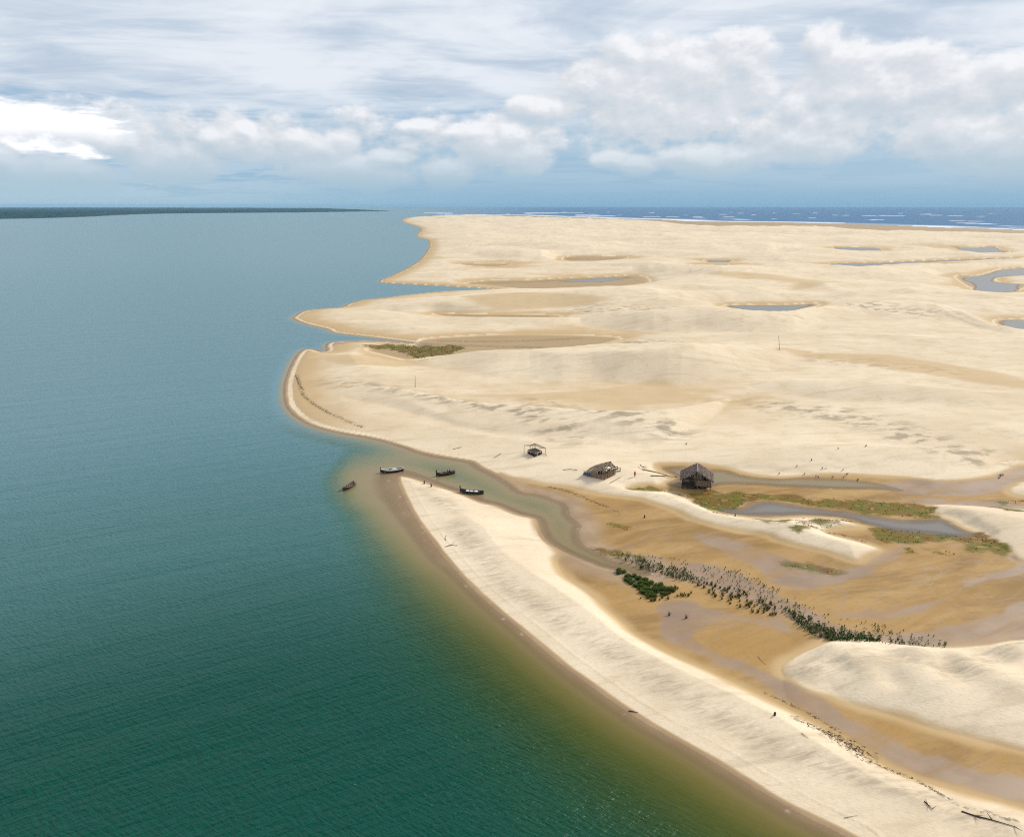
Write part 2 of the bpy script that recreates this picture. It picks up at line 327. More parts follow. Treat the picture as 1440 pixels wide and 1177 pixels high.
def mats():
    M['old_wood'] = simple('weathered_wood', (.17, .12, .085), .9, .45, 4, (1, 1, .3))
    M['dark_wood'] = simple('dark_wet_wood', (.045, .030, .022), .8, .5, 4)
    M['pale_wood'] = simple('bleached_driftwood', (.24, .18, .12), .9, .4, 5)
    M['stick'] = simple('stick_wall', (.26, .185, .13), .9, .5, 6, (4, 4, .4))
    M['thatch'] = simple('old_thatch', (.25, .19, .165), .95, .6, 1.6, (1, 1, 1), .1)
    M['thatch_loose'] = simple('tattered_thatch', (.31, .23, .165), .95, .5, 5)
    M['dark_inside'] = simple('shaded_palm_wall', (.07, .052, .045), .95, .5, 4)
    M['blue_tarp'] = simple('blue_tarp', (.045, .095, .17), .5, .35, 2.5)
    M['pale_tarp'] = simple('pale_tarp', (.55, .56, .60), .6, .2, 2.5)
    M['hull_dark'] = simple('dark_painted_hull', (.035, .024, .022), .6, .4, 2)
    M['hull_green'] = simple('green_painted_hull', (.025, .036, .028), .6, .4, 2)
    M['hull_red'] = simple('red_brown_thwarts', (.16, .05, .04), .7, .35, 3)
    M['maroon'] = simple('maroon_deck', (.09, .04, .038), .7, .4, 3)
    M['boat_white'] = simple('white_boat_paint', (.48, .47, .44), .6, .22, 2)
    M['boat_floor'] = simple('boat_floor_boards', (.15, .12, .09), .8, .4, 4)
    M['teal'] = simple('teal_boat_paint', (.10, .17, .15), .6, .3, 3)
    M['crate'] = simple('white_foam', (.66, .66, .63), .7, .12, 3)
    M['bird'] = simple('dark_feathers', (.035, .030, .028), .8, .4, 9)
    M['red_cloth'] = simple('red_cloth', (.42, .03, .03), .8, .25, 6)
    M['skin'] = simple('brown_skin', (.20, .10, .06), .6, .1, 8)
    M['hair'] = simple('dark_hair', (.012, .010, .009), .7, .3, 9)
    M['mangrove'] = simple('mangrove_leaves', (.046, .082, .016), .8, .5, 2.0, spec=.05)
    M['mangrove_dark'] = simple('dark_mangrove_leaves', (.044, .070, .008), .8, .7, 2.0, spec=.05)
    M['tuft'] = simple('yellowing_grass', (.105, .094, .012), .8, .45, 3)
    M['creeper'] = simple('creeping_leaves', (.080, .088, .005), .85, .55, .25)
    M['creeper_brown'] = simple('dry_creeper', (.105, .050, .007), .8, .5, .3)
    M['wrack'] = simple('dry_wrack', (.075, .048, .026), .95, .5, .8)
    # ---------------- sand
    m, t, b, o = newmat('sand'); M['sand'] = m
    geo = t.add('ShaderNodeNewGeometry'); pos = geo.outputs['Position']
    flat = t.vm('MULTIPLY', pos, (1, 1, 0))
    damp_shade, film, veg, grey, wr, zz = [t.attr(k) for k in ('damp_shade', 'film', 'veg', 'grey', 'wrack', 'mud')]
    big = t.noise(flat, .022, 5, .6); mid = t.noise(flat, .11, 5, .62); fine = t.noise(flat, 1.3, 4, .7)
    streak = t.noise(t.xf(flat, R(-22), (.11, .19, 1)), 1.0, 5, .6, .25)
    streakn = t.noise(t.xf(flat, R(-14), (.24, 1.05, 1)), 1.0, 6, .68, .8)
    streak2 = t.noise(t.xf(flat, R(-8), (.05, .30, 1)), 1.0, 5, .6, .5)
    c = t.mix(t.ss(.35, .7, big), (.585, .475, .337), (.675, .568, .418))
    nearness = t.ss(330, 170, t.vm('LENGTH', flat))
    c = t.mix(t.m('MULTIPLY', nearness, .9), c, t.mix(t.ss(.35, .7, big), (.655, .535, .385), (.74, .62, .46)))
    c = t.mix(t.m('MULTIPLY', t.attr('dry'), .75), c, (.68, .565, .41))  # lightens the high dunes: relief light put into the sand colour
    c = t.mix(t.m('MULTIPLY', t.ss(.46, .72, mid), t.m('MULTIPLY_ADD', nearness, -.35, .6)), c, (.52, .40, .245))
    c = t.mix(t.m('MULTIPLY', t.ss(.5, .70, streak2), .5), c, (.46, .365, .245))
    c = t.mix(t.m('MULTIPLY', t.ss(.42, .75, fine), .3), c, (.44, .335, .205))
    gf = t.m('MULTIPLY', grey, t.ss(.46, .62, streak))
    gn = t.m('MULTIPLY', grey, t.m('MULTIPLY_ADD', t.ss(.40, .66, streakn), .50, t.m('MULTIPLY', t.ss(.38, .66, mid), .32)))
    nr2 = t.ss(255, 215, t.vm('LENGTH', flat))
    gm = t.m('ADD', t.m('MULTIPLY', gf, t.m('SUBTRACT', 1.0, nr2)), t.m('MULTIPLY', gn, nr2))
    c = t.mix(t.m('MULTIPLY', gm, .92), c, (.30, .248, .178))
    # a few loose smudges everywhere on the dry sand
    sp = t.noise(t.xf(flat, R(-15), (.14, .26, 1)), 1.0, 6, .7, 1.2)
    c = t.mix(t.m('MULTIPLY', t.ss(.58, .70, sp), t.m('MULTIPLY_ADD', nearness, -.25, .4)), c, (.35, .275, .185))
    spk = t.m('MULTIPLY', t.ss(.66, .72, t.noise(flat, .9, 3, .75)), t.ss(.45, .6, t.noise(flat, .06, 3, .6)))
    pep = t.noise(flat, 2.6, 3, .8)
    c = t.mix(t.m('MULTIPLY', t.ss(.69, .74, pep), .5), c, (.26, .20, .13))
    # damp flats
    tw = t.noise(t.xf(flat, R(-28), (.035, .16, 1)), 1.0, 5, .62, .6)
    dcol = t.mix(t.ss(.3, .7, tw), (.325, .192, .065), (.395, .252, .105))
    dcol = t.mix(t.m('MULTIPLY', t.ss(.48, .72, mid), .6), dcol, (.255, .160, .066))
    dcol = t.mix(t.m('MULTIPLY', t.ss(.5, .72, fine), .4), dcol, (.22, .135, .055))
    drk = t.noise(t.xf(flat, R(-20), (.018, .06, 1)), 1.0, 6, .68, .8)
    dcol = t.mix(t.m('MULTIPLY', t.ss(.44, .62, drk), .75), dcol, (.215, .128, .048))
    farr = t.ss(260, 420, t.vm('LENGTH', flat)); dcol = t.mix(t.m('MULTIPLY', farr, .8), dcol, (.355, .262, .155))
    dcol = t.mix(t.m('MULTIPLY', spk, .6), dcol, (.11, .075, .03))
    c = t.mix(t.ss(.02, .5, damp_shade), c, (.455, .32, .165)); c = t.mix(t.ss(.45, 1.0, damp_shade), c, dcol)
    shore = t.attr('shore'); c = t.mix(t.m('MULTIPLY', shore, damp_shade), c, t.mix(t.ss(.4, .7, mid), (.29, .20, .125), (.37, .265, .165)))
    fcol = t.mix(t.ss(.35, .65, mid), (.232, .160, .115), (.29, .208, .153))
    rl = t.noise(t.xf(flat, R(-30), (.045, .085, 1)), 1.0, 4, .55, 1.6)
    rill = t.m('MULTIPLY', t.ss(.022, .006, t.m('ABSOLUTE', t.m('SUBTRACT', rl, .5))), t.ss(.7, 1.0, damp_shade))
    film = t.m('MAXIMUM', film, t.m('MULTIPLY', t.m('MULTIPLY', rill, .32), t.ss(330, 230, t.vm('LENGTH', flat))))
    fm = t.m('MULTIPLY', film, t.m('MULTIPLY_ADD', t.ss(.30, .55, tw), .65, .35))
    c = t.mix(t.m('MULTIPLY', fm, .85), c, fcol)
    # vegetation mats and wrack stains
    vn = t.noise(t.xf(flat, R(10), (.35, .8, 1)), 1.0, 6, .7, .6)
    vcol = t.ramp(t.noise(flat, .16, 5, .68), [(.36, (.048, .064, .003)), (.46, (.105, .100, .005)), (.54, (.135, .080, .009)), (.64, (.115, .040, .005))])
    vm_ = t.m('MULTIPLY', veg, t.ss(.40, .53, t.m('MULTIPLY_ADD', veg, .16, t.m('SUBTRACT', vn, .08))))
    c = t.mix(t.m('MULTIPLY', vm_, .9), c, vcol)
    wn = t.noise(flat, 1.1, 5, .75, .5)
    c = t.mix(t.m('MULTIPLY', t.m('MULTIPLY', wr, t.ss(.46, .6, wn)), .85), c, (.10, .065, .035))
    c = t.mix(zz, c, (.12, .085, .085))
    t.put(b.inputs['Base Color'], c)
    rg = t.m('MULTIPLY_ADD', damp_shade, -.25, .95); rg = t.m('MULTIPLY_ADD', fm, -.20, rg)
    t.put(b.inputs['Roughness'], t.m('MULTIPLY', rg, 1.0, clamp=True))
    t.put(b.inputs['Specular IOR Level'], t.m('MULTIPLY_ADD', fm, .12, .07))
    bh = t.m('ADD', t.m('MULTIPLY', t.m('MULTIPLY', streakn, t.m('MULTIPLY_ADD', grey, .3, .2)), .22), t.m('MULTIPLY', fine, .045))
    bh = t.m('ADD', bh, t.m('MULTIPLY', t.noise(t.xf(flat, R(24), (1.1, 3.2, 1)), 1, 3, .5, .5), .10))
    bp = t.add('ShaderNodeBump'); bp.inputs['Distance'].default_value = .45
    rr = t.vm('LENGTH', flat)
    t.put(bp.inputs['Strength'], t.m('MULTIPLY', t.m('SUBTRACT', 1.0, t.m('MULTIPLY', damp_shade, .93)), t.ss(900, 120, rr)))
    t.put(bp.inputs['Height'], bh); t.put(b.inputs['Normal'], bp.outputs[0])
    # ---------------- water
    m, t, b, o = newmat('water'); M['water'] = m
    geo = t.add('ShaderNodeNewGeometry'); pos = geo.outputs['Position']; flat = t.vm('MULTIPLY', pos, (1, 1, 0))
    pool = t.attr('pool'); dep = t.attr('depth'); oc = t.attr('ocean'); foam = t.attr('foam'); rr = t.vm('LENGTH', flat)
    wv = t.noise(t.xf(flat, R(-14), (.010, .05, 1)), 1, 5, .6, .7)
    dd = t.m('ADD', dep, t.m('MULTIPLY', t.m('MULTIPLY', t.m('SUBTRACT', wv, .5), .5), t.ss(.3, 1.5, dep)))
    dn = t.m('DIVIDE', dd, 6.0, clamp=True)
    col = t.ramp(dn, [(0, (.235, .16, .085)), (.02, (.185, .135, .06)), (.055, (.125, .105, .028)), (.12, (.062, .072, .012)), (.24, (.024, .054, .013)), (.45, (.008, .056, .028)), (.8, (.003, .054, .038))])
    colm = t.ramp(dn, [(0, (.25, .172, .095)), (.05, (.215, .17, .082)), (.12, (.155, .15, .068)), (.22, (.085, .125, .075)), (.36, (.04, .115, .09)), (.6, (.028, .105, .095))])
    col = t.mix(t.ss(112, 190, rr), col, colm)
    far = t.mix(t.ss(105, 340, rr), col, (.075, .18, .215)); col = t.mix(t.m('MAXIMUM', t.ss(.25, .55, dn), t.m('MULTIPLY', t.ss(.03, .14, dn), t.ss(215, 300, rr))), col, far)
    col = t.mix(t.m('MULTIPLY', pool, .7), col, (.165, .165, .175))
    col = t.mix(oc, col, (.0, .085, .215))
    fn = t.noise(t.xf(flat, R(-4), (.004, .02, 1)), 1, 5, .8, .8)
    fm = t.m('MULTIPLY', foam, .85)
    fs = t.m('MULTIPLY', t.ss(.10, .02, dep), t.m('MULTIPLY', t.ss(.60, .70, t.noise(flat, .35, 4, .6)), t.ss(.0, .02, dep)))
    fm = t.m('MAXIMUM', fm, t.m('MULTIPLY', fs, .55))
    col = t.mix(fm, col, (.78, .79, .80))
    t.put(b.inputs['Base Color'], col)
    b.inputs['IOR'].default_value = 1.33
    t.put(b.inputs['Specular IOR Level'], t.m('MULTIPLY', t.m('MULTIPLY_ADD', t.ss(140, 330, rr), .36, .14), t.m('MULTIPLY_ADD', oc, -.85, 1.0)))
    t.put(b.inputs['Roughness'], t.m('MAXIMUM', t.m('MULTIPLY', fm, .6), t.m('MULTIPLY_ADD', t.ss(100, 900, rr), .04, .30)))
    a1 = t.noise(t.xf(flat, R(-33), (.22, 1.05, 1)), 1.0, 3, .6, .3)
    a2 = t.noise(t.xf(flat, R(34), (.6, 1.7, 1)), 1.0, 3, .55, .3)
    a3 = t.noise(t.xf(flat, R(-31), (.013, .14, 1)), 1.0, 3, .5, .3)
    hgt = t.m('ADD', t.m('ADD', t.m('MULTIPLY', a1, .62), t.m('MULTIPLY', a2, .26)), t.m('MULTIPLY', a3, 1.5))
    bp = t.add('ShaderNodeBump'); bp.inputs['Distance'].default_value = 1.1
    calm = t.ss(.05, 2.2, dep)
    t.put(bp.inputs['Strength'], t.m('MULTIPLY', t.m('MULTIPLY', t.m('MULTIPLY_ADD', calm, .85, .07), t.m('MULTIPLY_ADD', pool, -.85, 1.0)), t.m('MULTIPLY_ADD', t.ss(1500, 130, rr), .92, .08)))
    t.put(bp.inputs['Height'], hgt); t.put(b.inputs['Normal'], bp.outputs[0])
    tr = t.add('ShaderNodeBsdfTransparent'); mx = t.add('ShaderNodeMixShader')
    t.put(mx.inputs[0], t.m('MAXIMUM', t.m('MULTIPLY_ADD', t.ss(.0, .22, dep), .72, .28), fm))
    t.l.new(tr.outputs[0], mx.inputs[1]); t.l.new(b.outputs[0], mx.inputs[2]); t.l.new(mx.outputs[0], o.inputs['Surface'])
    # ---------------- far wood
    m, t, b, o = newmat('far_mangrove_canopy'); M['farwood'] = m
    pos = t.add('ShaderNodeNewGeometry').outputs['Position']
    c = t.ramp(t.noise(pos, .02, 5, .7), [(.3, (.002, .022, .027)), (.7, (.007, .050, .055))])
    t.put(b.inputs['Base Color'], c); b.inputs['Roughness'].default_value = .9; b.inputs['Specular IOR Level'].default_value = .1
mats()

# ------------------------------------------------------------------ object helpers
def tag(o, label=None, cat=None, group=None, kind=None):
    if label: o['label'] = label
    if cat: o['category'] = cat
    if group: o['group'] = group
    if kind: o['kind'] = kind
    return o
def link(name, me, mat=None, parent=None):
    o = bpy.data.objects.new(name, me); COL.objects.link(o)
    if mat is not None and not me.materials: me.materials.append(mat if not isinstance(mat, str) else M[mat])
    if parent is not None: o.parent = parent
    return o
def empty(name, loc, rz=0, **kw):
    o = bpy.data.objects.new(name, None); COL.objects.link(o); o.location = loc; o.rotation_euler = (0, 0, rz); o.empty_display_size = .3
    return tag(o, **kw)
def from_np(name, V, Fq, attrs=None, smooth=True):
    me = bpy.data.meshes.new(name)
    me.vertices.add(len(V)); me.vertices.foreach_set('co', np.ascontiguousarray(V, np.float32).ravel())
    n = len(Fq); me.loops.add(n*4); me.loops.foreach_set('vertex_index', np.ascontiguousarray(Fq, np.int32).ravel())
    me.polygons.add(n); me.polygons.foreach_set('loop_start', np.arange(0, n*4, 4, dtype=np.int32))
    me.polygons.foreach_set('loop_total', np.full(n, 4, np.int32))
    if smooth: me.polygons.foreach_set('use_smooth', np.ones(n, bool))
    me.update(calc_edges=True)
    for k, a in (attrs or {}).items():
        at = me.attributes.new(k, 'FLOAT', 'POINT'); at.data.foreach_set('value', np.ascontiguousarray(a, np.float32))
    me.validate(); return me
class MB:
    def __init__(s): s.bm = bmesh.new()
    def box(s, c, size, rot=(0, 0, 0), jit=0):
        mt = Matrix.Translation(c) @ Matrix.Rotation(rot[2], 4, 'Z') @ Matrix.Rotation(rot[1], 4, 'Y') @ Matrix.Rotation(rot[0], 4, 'X') @ Matrix.Diagonal((*size, 1))
        r = bmesh.ops.create_cube(s.bm, size=1, matrix=mt)
        if jit:
            for v in r['verts']: v.co += Vector((random.uniform(-jit, jit) for _ in range(3)))
        return s
    def tube(s, p0, p1, r0, r1=None, seg=7):
        p0, p1 = Vector(p0), Vector(p1); r1 = r0 if r1 is None else r1
        d = p1-p0; q = d.to_track_quat('Z', 'Y').to_matrix().to_4x4()
        bmesh.ops.create_cone(s.bm, cap_ends=True, segments=seg, radius1=r0, radius2=max(r1, .004), depth=d.length, matrix=Matrix.Translation((p0+p1)/2) @ q); return s
    def path(s, pts, r0, r1, seg=6):
        k = len(pts)-1
        for i in range(k): s.tube(pts[i], pts[i+1], r0+(r1-r0)*i/k, r0+(r1-r0)*(i+1)/k, seg)
        return s
    def quad(s, a, b, c, d):
        s.bm.faces.new([s.bm.verts.new(p) for p in (a, b, c, d)]); return s
    def loft(s, rings, cap=True):
        vv = [[s.bm.verts.new(p) for p in r] for r in rings]; n = len(rings[0])
        for i in range(len(vv)-1):
            for j in range(n): s.bm.faces.new([vv[i][j], vv[i][(j+1) % n], vv[i+1][(j+1) % n], vv[i+1][j]])
        if cap: s.bm.faces.new(vv[0][::-1]); s.bm.faces.new(vv[-1])
        return s
    def mesh(s, name, smooth=False):
        bmesh.ops.recalc_face_normals(s.bm, faces=s.bm.faces)
        me = bpy.data.meshes.new(name); s.bm.to_mesh(me); s.bm.free()
        if smooth: me.polygons.foreach_set('use_smooth', np.ones(len(me.polygons), bool))
        return me
    def build(s, name, mat, parent=None, smooth=False): return link(name, s.mesh(name, smooth), mat, parent)
def skin(name, verts, edges, radii, mat, parent=None, sub=1):
    me = bpy.data.meshes.new(name); me.from_pydata(verts, edges, []); o = bpy.data.objects.new(name, me); COL.objects.link(o)
    md = o.modifiers.new('skin', 'SKIN'); me.skin_vertices.new(name='') if not me.skin_vertices else None
    for i, rr in enumerate(radii):
        sv = me.skin_vertices[0].data[i]; sv.radius = (rr, rr) if not isinstance(rr, tuple) else rr; sv.use_root = i == 0
    s2 = o.modifiers.new('sub', 'SUBSURF'); s2.levels = s2.render_levels = sub
    dg = bpy.context.evaluated_depsgraph_get(); dg.update()
    nm = bpy.data.meshes.new_from_object(o.evaluated_get(dg)); nm.name = name
    bpy.data.objects.remove(o); bpy.data.meshes.remove(me)
    nm.polygons.foreach_set('use_smooth', np.ones(len(nm.polygons), bool)); nm.materials.clear()
    return link(name, nm, mat, parent)

# ------------------------------------------------------------------ ground and water sheets
def sheets():
    ys = np.concatenate([np.linspace(1900, 1215, 26)[:-1], np.arange(1215, 520, -1.7), np.arange(520, 330, -.95), np.arange(330, 296, -.55), np.array([295.5, 294.9, 294.3, 293.7, 293.1, 292.5, 292, 291.5, 291.1])])
    _, dy, dz = rays(720, ys); rr = dy/np.maximum(-dz, 1e-6)*H
    rr = np.clip(rr, 12, 46000)
    th = np.concatenate([np.linspace(-75, -42, 24)[:-1], np.arange(-42, 42, .078), np.linspace(42, 75, 24)])*math.pi/180
    TT, RR = np.meshgrid(th, rr); nr, nc = TT.shape
    X = (RR*np.sin(TT)).ravel(); Y = (RR*np.cos(TT)).ravel()
    z, L, damp_shade, film, veg, grey, wr, FB, dry = terrain(X, Y)
    GRID.update(th=th, r=rr, z=z.reshape(nr, nc))
    i = np.arange(nr*nc).reshape(nr, nc)
    Fq = np.stack([i[:-1, :-1], i[:-1, 1:], i[1:, 1:], i[1:, :-1]], -1).reshape(-1, 4)[:, ::-1]
    mud = (FB > -60)*1.0
    me = from_np('sand_ground', np.stack([X, Y, z], 1), Fq[:, ::-1], dict(damp_shade=damp_shade, film=film, veg=veg, grey=grey, wrack=wr, dry=dry, mud=mud, shore=sst(7, 2, L)*(FB < -60)))
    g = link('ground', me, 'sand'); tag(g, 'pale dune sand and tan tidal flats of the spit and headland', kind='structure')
    keep = (z[Fq] < .12).any(1)
    used = np.zeros(len(X), bool); used[Fq[keep].ravel()] = True; mp = np.cumsum(used)-1
    th_ = np.arctan2(X, Y); r = np.hypot(X, Y)
    # open ocean lies beyond the far beach, to the right of the river mouth
    oc = sst(2500, 4200, r)*sst(R(-9), R(3), th_)*(L < 40)
    oc = np.maximum(oc, (r > 2300)*sst(R(8), R(14), th_)*(L < 40))
    Ld = -L
    br = fbm(X/260, Y/420, 77, 3)
    foam = sst(250, 60, Ld)*(.35+.65*(br > .42))*(L < 60)+.7*sst(.60, .66, fbm(X/300+50, Y/600, 83, 3))*(Ld > 300)*(Ld < 700)
    foam = foam+.8*sst(.715, .765, fbm(X/150, Y/500+9, 87, 2)-.05*sst(R(6), R(13), th_))*(Ld > 500)*(Ld < 3600)
    foam = np.where((oc > .2), np.clip(foam, 0, 1), 0)
    foam = np.maximum(foam, .9*((r > 4300) & (r < 9000) & (Ld > 500) & (th_ > R(-7)) & (th_ < R(6)) & (fbm(X/420, Y/900, 91, 3) > .66)))
    depth = np.maximum(-z, 0)
    pool = np.zeros(len(X))
    for k, q in enumerate(POOL):
        if k != 0: pool = np.maximum(pool, sst(-2, 1, sdf(th_, np.log(r), q)*r))
    W = from_np('water_sheet', np.stack([X, Y, np.zeros_like(X)], 1)[used], mp[Fq[keep]][:, ::-1], dict(pool=pool[used], depth=depth[used], ocean=oc[used], foam=foam[used]))
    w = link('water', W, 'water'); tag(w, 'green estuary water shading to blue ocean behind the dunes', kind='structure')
    for o in (g, w):
        if o.data.polygons[len(o.data.polygons)//2].normal.z < 0: o.data.flip_normals()
sheets()
# ------------------------------------------------------------------ far mangrove wood across the estuary
def far_wood():
    th = np.arange(-50, -8, .035)*math.pi/180; rr = np.concatenate([np.arange(3000, 9000, 45), np.arange(9000, 22000, 260)])
    TT, RR = np.meshgrid(th, rr); nr, nc = TT.shape; X = (RR*np.sin(TT)).ravel(); Y = (RR*np.cos(TT)).ravel()
    FB = sdf(np.arctan2(X, Y), np.log(np.hypot(X, Y)), FARBANK, .2)*np.hypot(X, Y)
    hh = sst(30, 190, FB+60*(vnoise(X/90, Y/90, 3)-.5))*(17+9*fbm(X/400, Y/400, 8, 3)+9*(vnoise(X/16, Y/30, 4)-.5)+7*(vnoise(X/45, Y/60, 6)-.5))*sst(R(-8.4), R(-14), TT.ravel())**.5
    i = np.arange(nr*nc).reshape(nr, nc)
    Fq = np.stack([i[:-1, :-1], i[:-1, 1:], i[1:, 1:], i[1:, :-1]], -1).reshape(-1, 4)
    keep = (hh[Fq] > .6).any(1); used = np.zeros(len(X), bool); used[Fq[keep].ravel()] = True; mp = np.cumsum(used)-1
    o = link('mangrove_forest', from_np('far_canopy', np.stack([X, Y, hh+.3], 1)[used], mp[Fq[keep]], smooth=False), 'farwood')
    tag(o, 'long dark mangrove forest on the far bank along the horizon', 'forest', kind='stuff')
far_wood()

# ------------------------------------------------------------------ boats
def hull_rings(L, W, D, bow=.55, stern=.25, transom=.35, n=15, full=.55):
    rings = []; gl = []; gr = []
    for i in range(n):
        t = i/(n-1); x = (t-.5)*L
        w = W/2*(1-abs(2*t-1.0)**2.4*(1 if t > .5 else 1-transom)); w = max(w, .035)
        zs = D+(bow*max(0, (t-.5)*2)**2.2+stern*max(0, (.5-t)*2)**2.2)
        zk = max(0, (t-.72)/.28)**2*.55*D+max(0, (.12-t)/.12)*.15*D
        th = min(.055, w*.5); fl = max(zk+.10, .30*D)
        b = w*full
        rings.append([(x, w, zs), (x, w*.93, zk+(zs-zk)*.5), (x, b, zk+.10*D), (x, 0, zk), (x, -b, zk+.10*D), (x, -w*.93, zk+(zs-zk)*.5), (x, -w, zs),
                      (x, -w+th, zs), (x, -max(b*.9-th, .004), fl+.04), (x, max(b*.9-th, .004), fl+.04), (x, w-th, zs)])
        gl.append((x, w, zs+.02)); gr.append((x, -w, zs+.02))
    return rings, gl, gr
def boat(name, p_stern, p_bow, W, D, draft, hullm, railm, label, thwarts, thm, stem=0, stemm=None, floor='boat_floor', **kw):
    a, b = G(*p_stern), G(*p_bow); d = b-a; L = d.length; c = (a+b)/2
    o = empty(name, (c.x, c.y, -draft), math.atan2(d.y, d.x), label=label, cat='boat')
    rings, gl, gr = hull_rings(L, W, D, **kw)
    MB().loft(rings).build('hull', hullm, o)
    for g in (gl, gr): MB().path(g, .05 if railm != 'boat_white' else .15, .05 if railm != 'boat_white' else .15, 6).build('gunwale', railm, o)
    m = MB()
    m.box((-.02*L, 0, D*.36), (L*.62, W*.52, .03)); m.build('floor_boards', floor, o)
    for t in thwarts:
        x = (t-.5)*L; w = W*(1-abs(2*t-1)**2.4)*.93
        MB().box((x, 0, D*.86), (.30, w, .05)).build('thwart', thm, o)
    if stem:
        x = L/2
        MB().loft([[(x-.22, -.06, D*.3), (x-.22, .06, D*.3), (x+.06, .06, D*.3), (x+.06, -.06, D*.3)],
                   [(x-.16, -.06, D+.5+stem), (x-.16, .06, D+.5+stem), (x+.14, .06, D+.5+stem), (x+.14, -.06, D+.5+stem)]]).build('stem_post', stemm or hullm, o)
    return o, L
def boats():
    # small dark rowing boat lying apart on the green water
    o, L = boat('rowing_boat', (499.5, 679.8), (482.5, 691.0), 2.0, .75, .22, 'hull_dark', 'maroon', 'small dark rowing boat with red-brown bench boards, farthest out on the open water', (.2, .36, .5, .64, .78), 'hull_red', .15)
    MB().box((L*.38, 0, .86), (.9, .7, .05)).build('fore_deck', 'hull_red', o)
    # white boat grounded off the point
    o, L = boat('fishing_boat', (567.5, 661.8), (535.2, 665.2), 1.9, .85, .18, 'hull_dark', 'boat_white', 'long white fishing boat with dark bottom lying off the tip of the sand spit', (.28, .66), 'boat_white', .55, 'hull_dark')
    MB().box((0, 0, .60), (L*.70, 1.35, .05)).build('deck', 'boat_white', o)
    MB().box((L*.30, 0, .93), (1.3, .95, .06)).build('fore_deck', 'teal', o)
    MB().box((L*.14, 0, .62), (.9, 1.15, .10)).build('hatch', 'hull_dark', o)
    m = MB()
    for k in range(7):
        a = math.pi*k/6
    m.loft([[(x, -.52, .64), (x, -.42, .98), (x, 0, 1.06), (x, .42, .98), (x, .52, .64)] for x in (-.20*L, -.01*L)]); m.build('cabin_cover', 'boat_white', o)
    MB().box((-.10*L, .0, 1.09), (1.1, .5, .05)).build('roof_board', 'crate', o)
    MB().box((-.36*L, 0, .70), (.8, .9, .12)).build('engine_cover', 'hull_dark', o)
    # dark boat afloat in the middle of the channel
    o, L = boat('fishing_boat', (639.5, 665.6), (613.6, 669.8), 1.7, .85, .22, 'hull_dark', 'maroon', 'dark maroon fishing boat with two short posts amidships afloat in mid-channel', (.22, .5, .72), 'maroon', .75)
    for x in (-.10*L, -.22*L): MB().tube((x, 0, .4), (x, .02, 1.75), .10, .085).build('mast_stub', 'dark_wood', o)
    MB().box((.24*L, 0, .92), (1.2, .85, .07)).build('fore_deck', 'hull_red', o)
    MB().box((-.03*L, 0, .80), (.9, .8, .35)).build('engine_box', 'maroon', o)
    MB().box((-.37*L, 0, 1.05), (1.2, .9, .08)).build('stern_deck', 'maroon', o)
    # long green-black boat beside the spit
    o, L = boat('fishing_boat', (680, 694.6), (647, 692.4), 1.6, .75, .15, 'hull_green', 'hull_dark', 'long low green-black boat with upturned stem moored against the inner side of the sand spit', (.2, .42, .74), 'pale_wood', .85, 'hull_green')
    rz = o.rotation_euler.z
    for k, (x, lab) in enumerate(((.18, 'white foam box in the green-black boat, nearest the upturned stem'), (.02, 'white foam box amidships in the green-black boat, tilted'), (-.18, 'white foam box in the green-black boat, nearest the low stern'))):
        p = o.matrix_basis @ Vector((x*L, .0, .33))
        q = MB(); q.box((0, 0, .22), (.75, .8, .42)); ob = empty('foam_box', p, rz+(0, .3, -.15)[k], label=lab, cat='box', group='foam boxes in the green-black boat')
        q.build('box_body', 'crate', ob); MB().box((0, 0, .47), (.80, .85, .07)).build('lid', 'pale_tarp' if k == 1 else 'crate', ob)
boats()

# ------------------------------------------------------------------ huts
def thatch_strands(m, a, b, c, d, rows, per, ln, lift=.05, skip=0.0, wid=.16):
    """overlapping bundles of palm leaf on the slope a-b (eave) c-d (ridge: d above a, c above b)"""
    a, b, c, d = map(Vector, (a, b, c, d)); n = (b-a).cross(d-a).normalized()
    if n.z < 0: n = -n
    for i in range(rows):
        t = (i+.0)/rows
        for j in range(per):
            if random.random() < skip: continue
            s = (j+random.random())/per; tt = t+random.uniform(0, .6)/rows
            top = a.lerp(b, s).lerp(d.lerp(c, s), min(1.0, tt+ln/max((d-a).length, .1)*.8))
            bot = a.lerp(b, min(1, max(0, s+random.uniform(-.03, .03)))).lerp(d.lerp(c, s), tt)-(d-a).normalized()*random.uniform(.05, .28)
            w = (b-a).normalized()*wid*random.uniform(.6, 1.3); hh = n*(lift*random.uniform(.5, 2.2))
            m.quad(bot-w+hh, bot+w+hh*.7, top+w*.6+n*.02, top-w*.6+n*.02)
def palisade(m, p, q, z0, z1, n, r=.04, jit=.25, skip=.1):
    p, q = Vector(p), Vector(q)
    for k in range(n):
        if random.random() < skip: continue
        t = (k+random.uniform(.2, .8))/n; b = p.lerp(q, t)
        m.tube((b.x, b.y, z0), (b.x+random.uniform(-.06, .06), b.y+random.uniform(-.04, .04), z1+random.uniform(-jit, jit*.4)), r*random.uniform(.7, 1.3), None, 5)
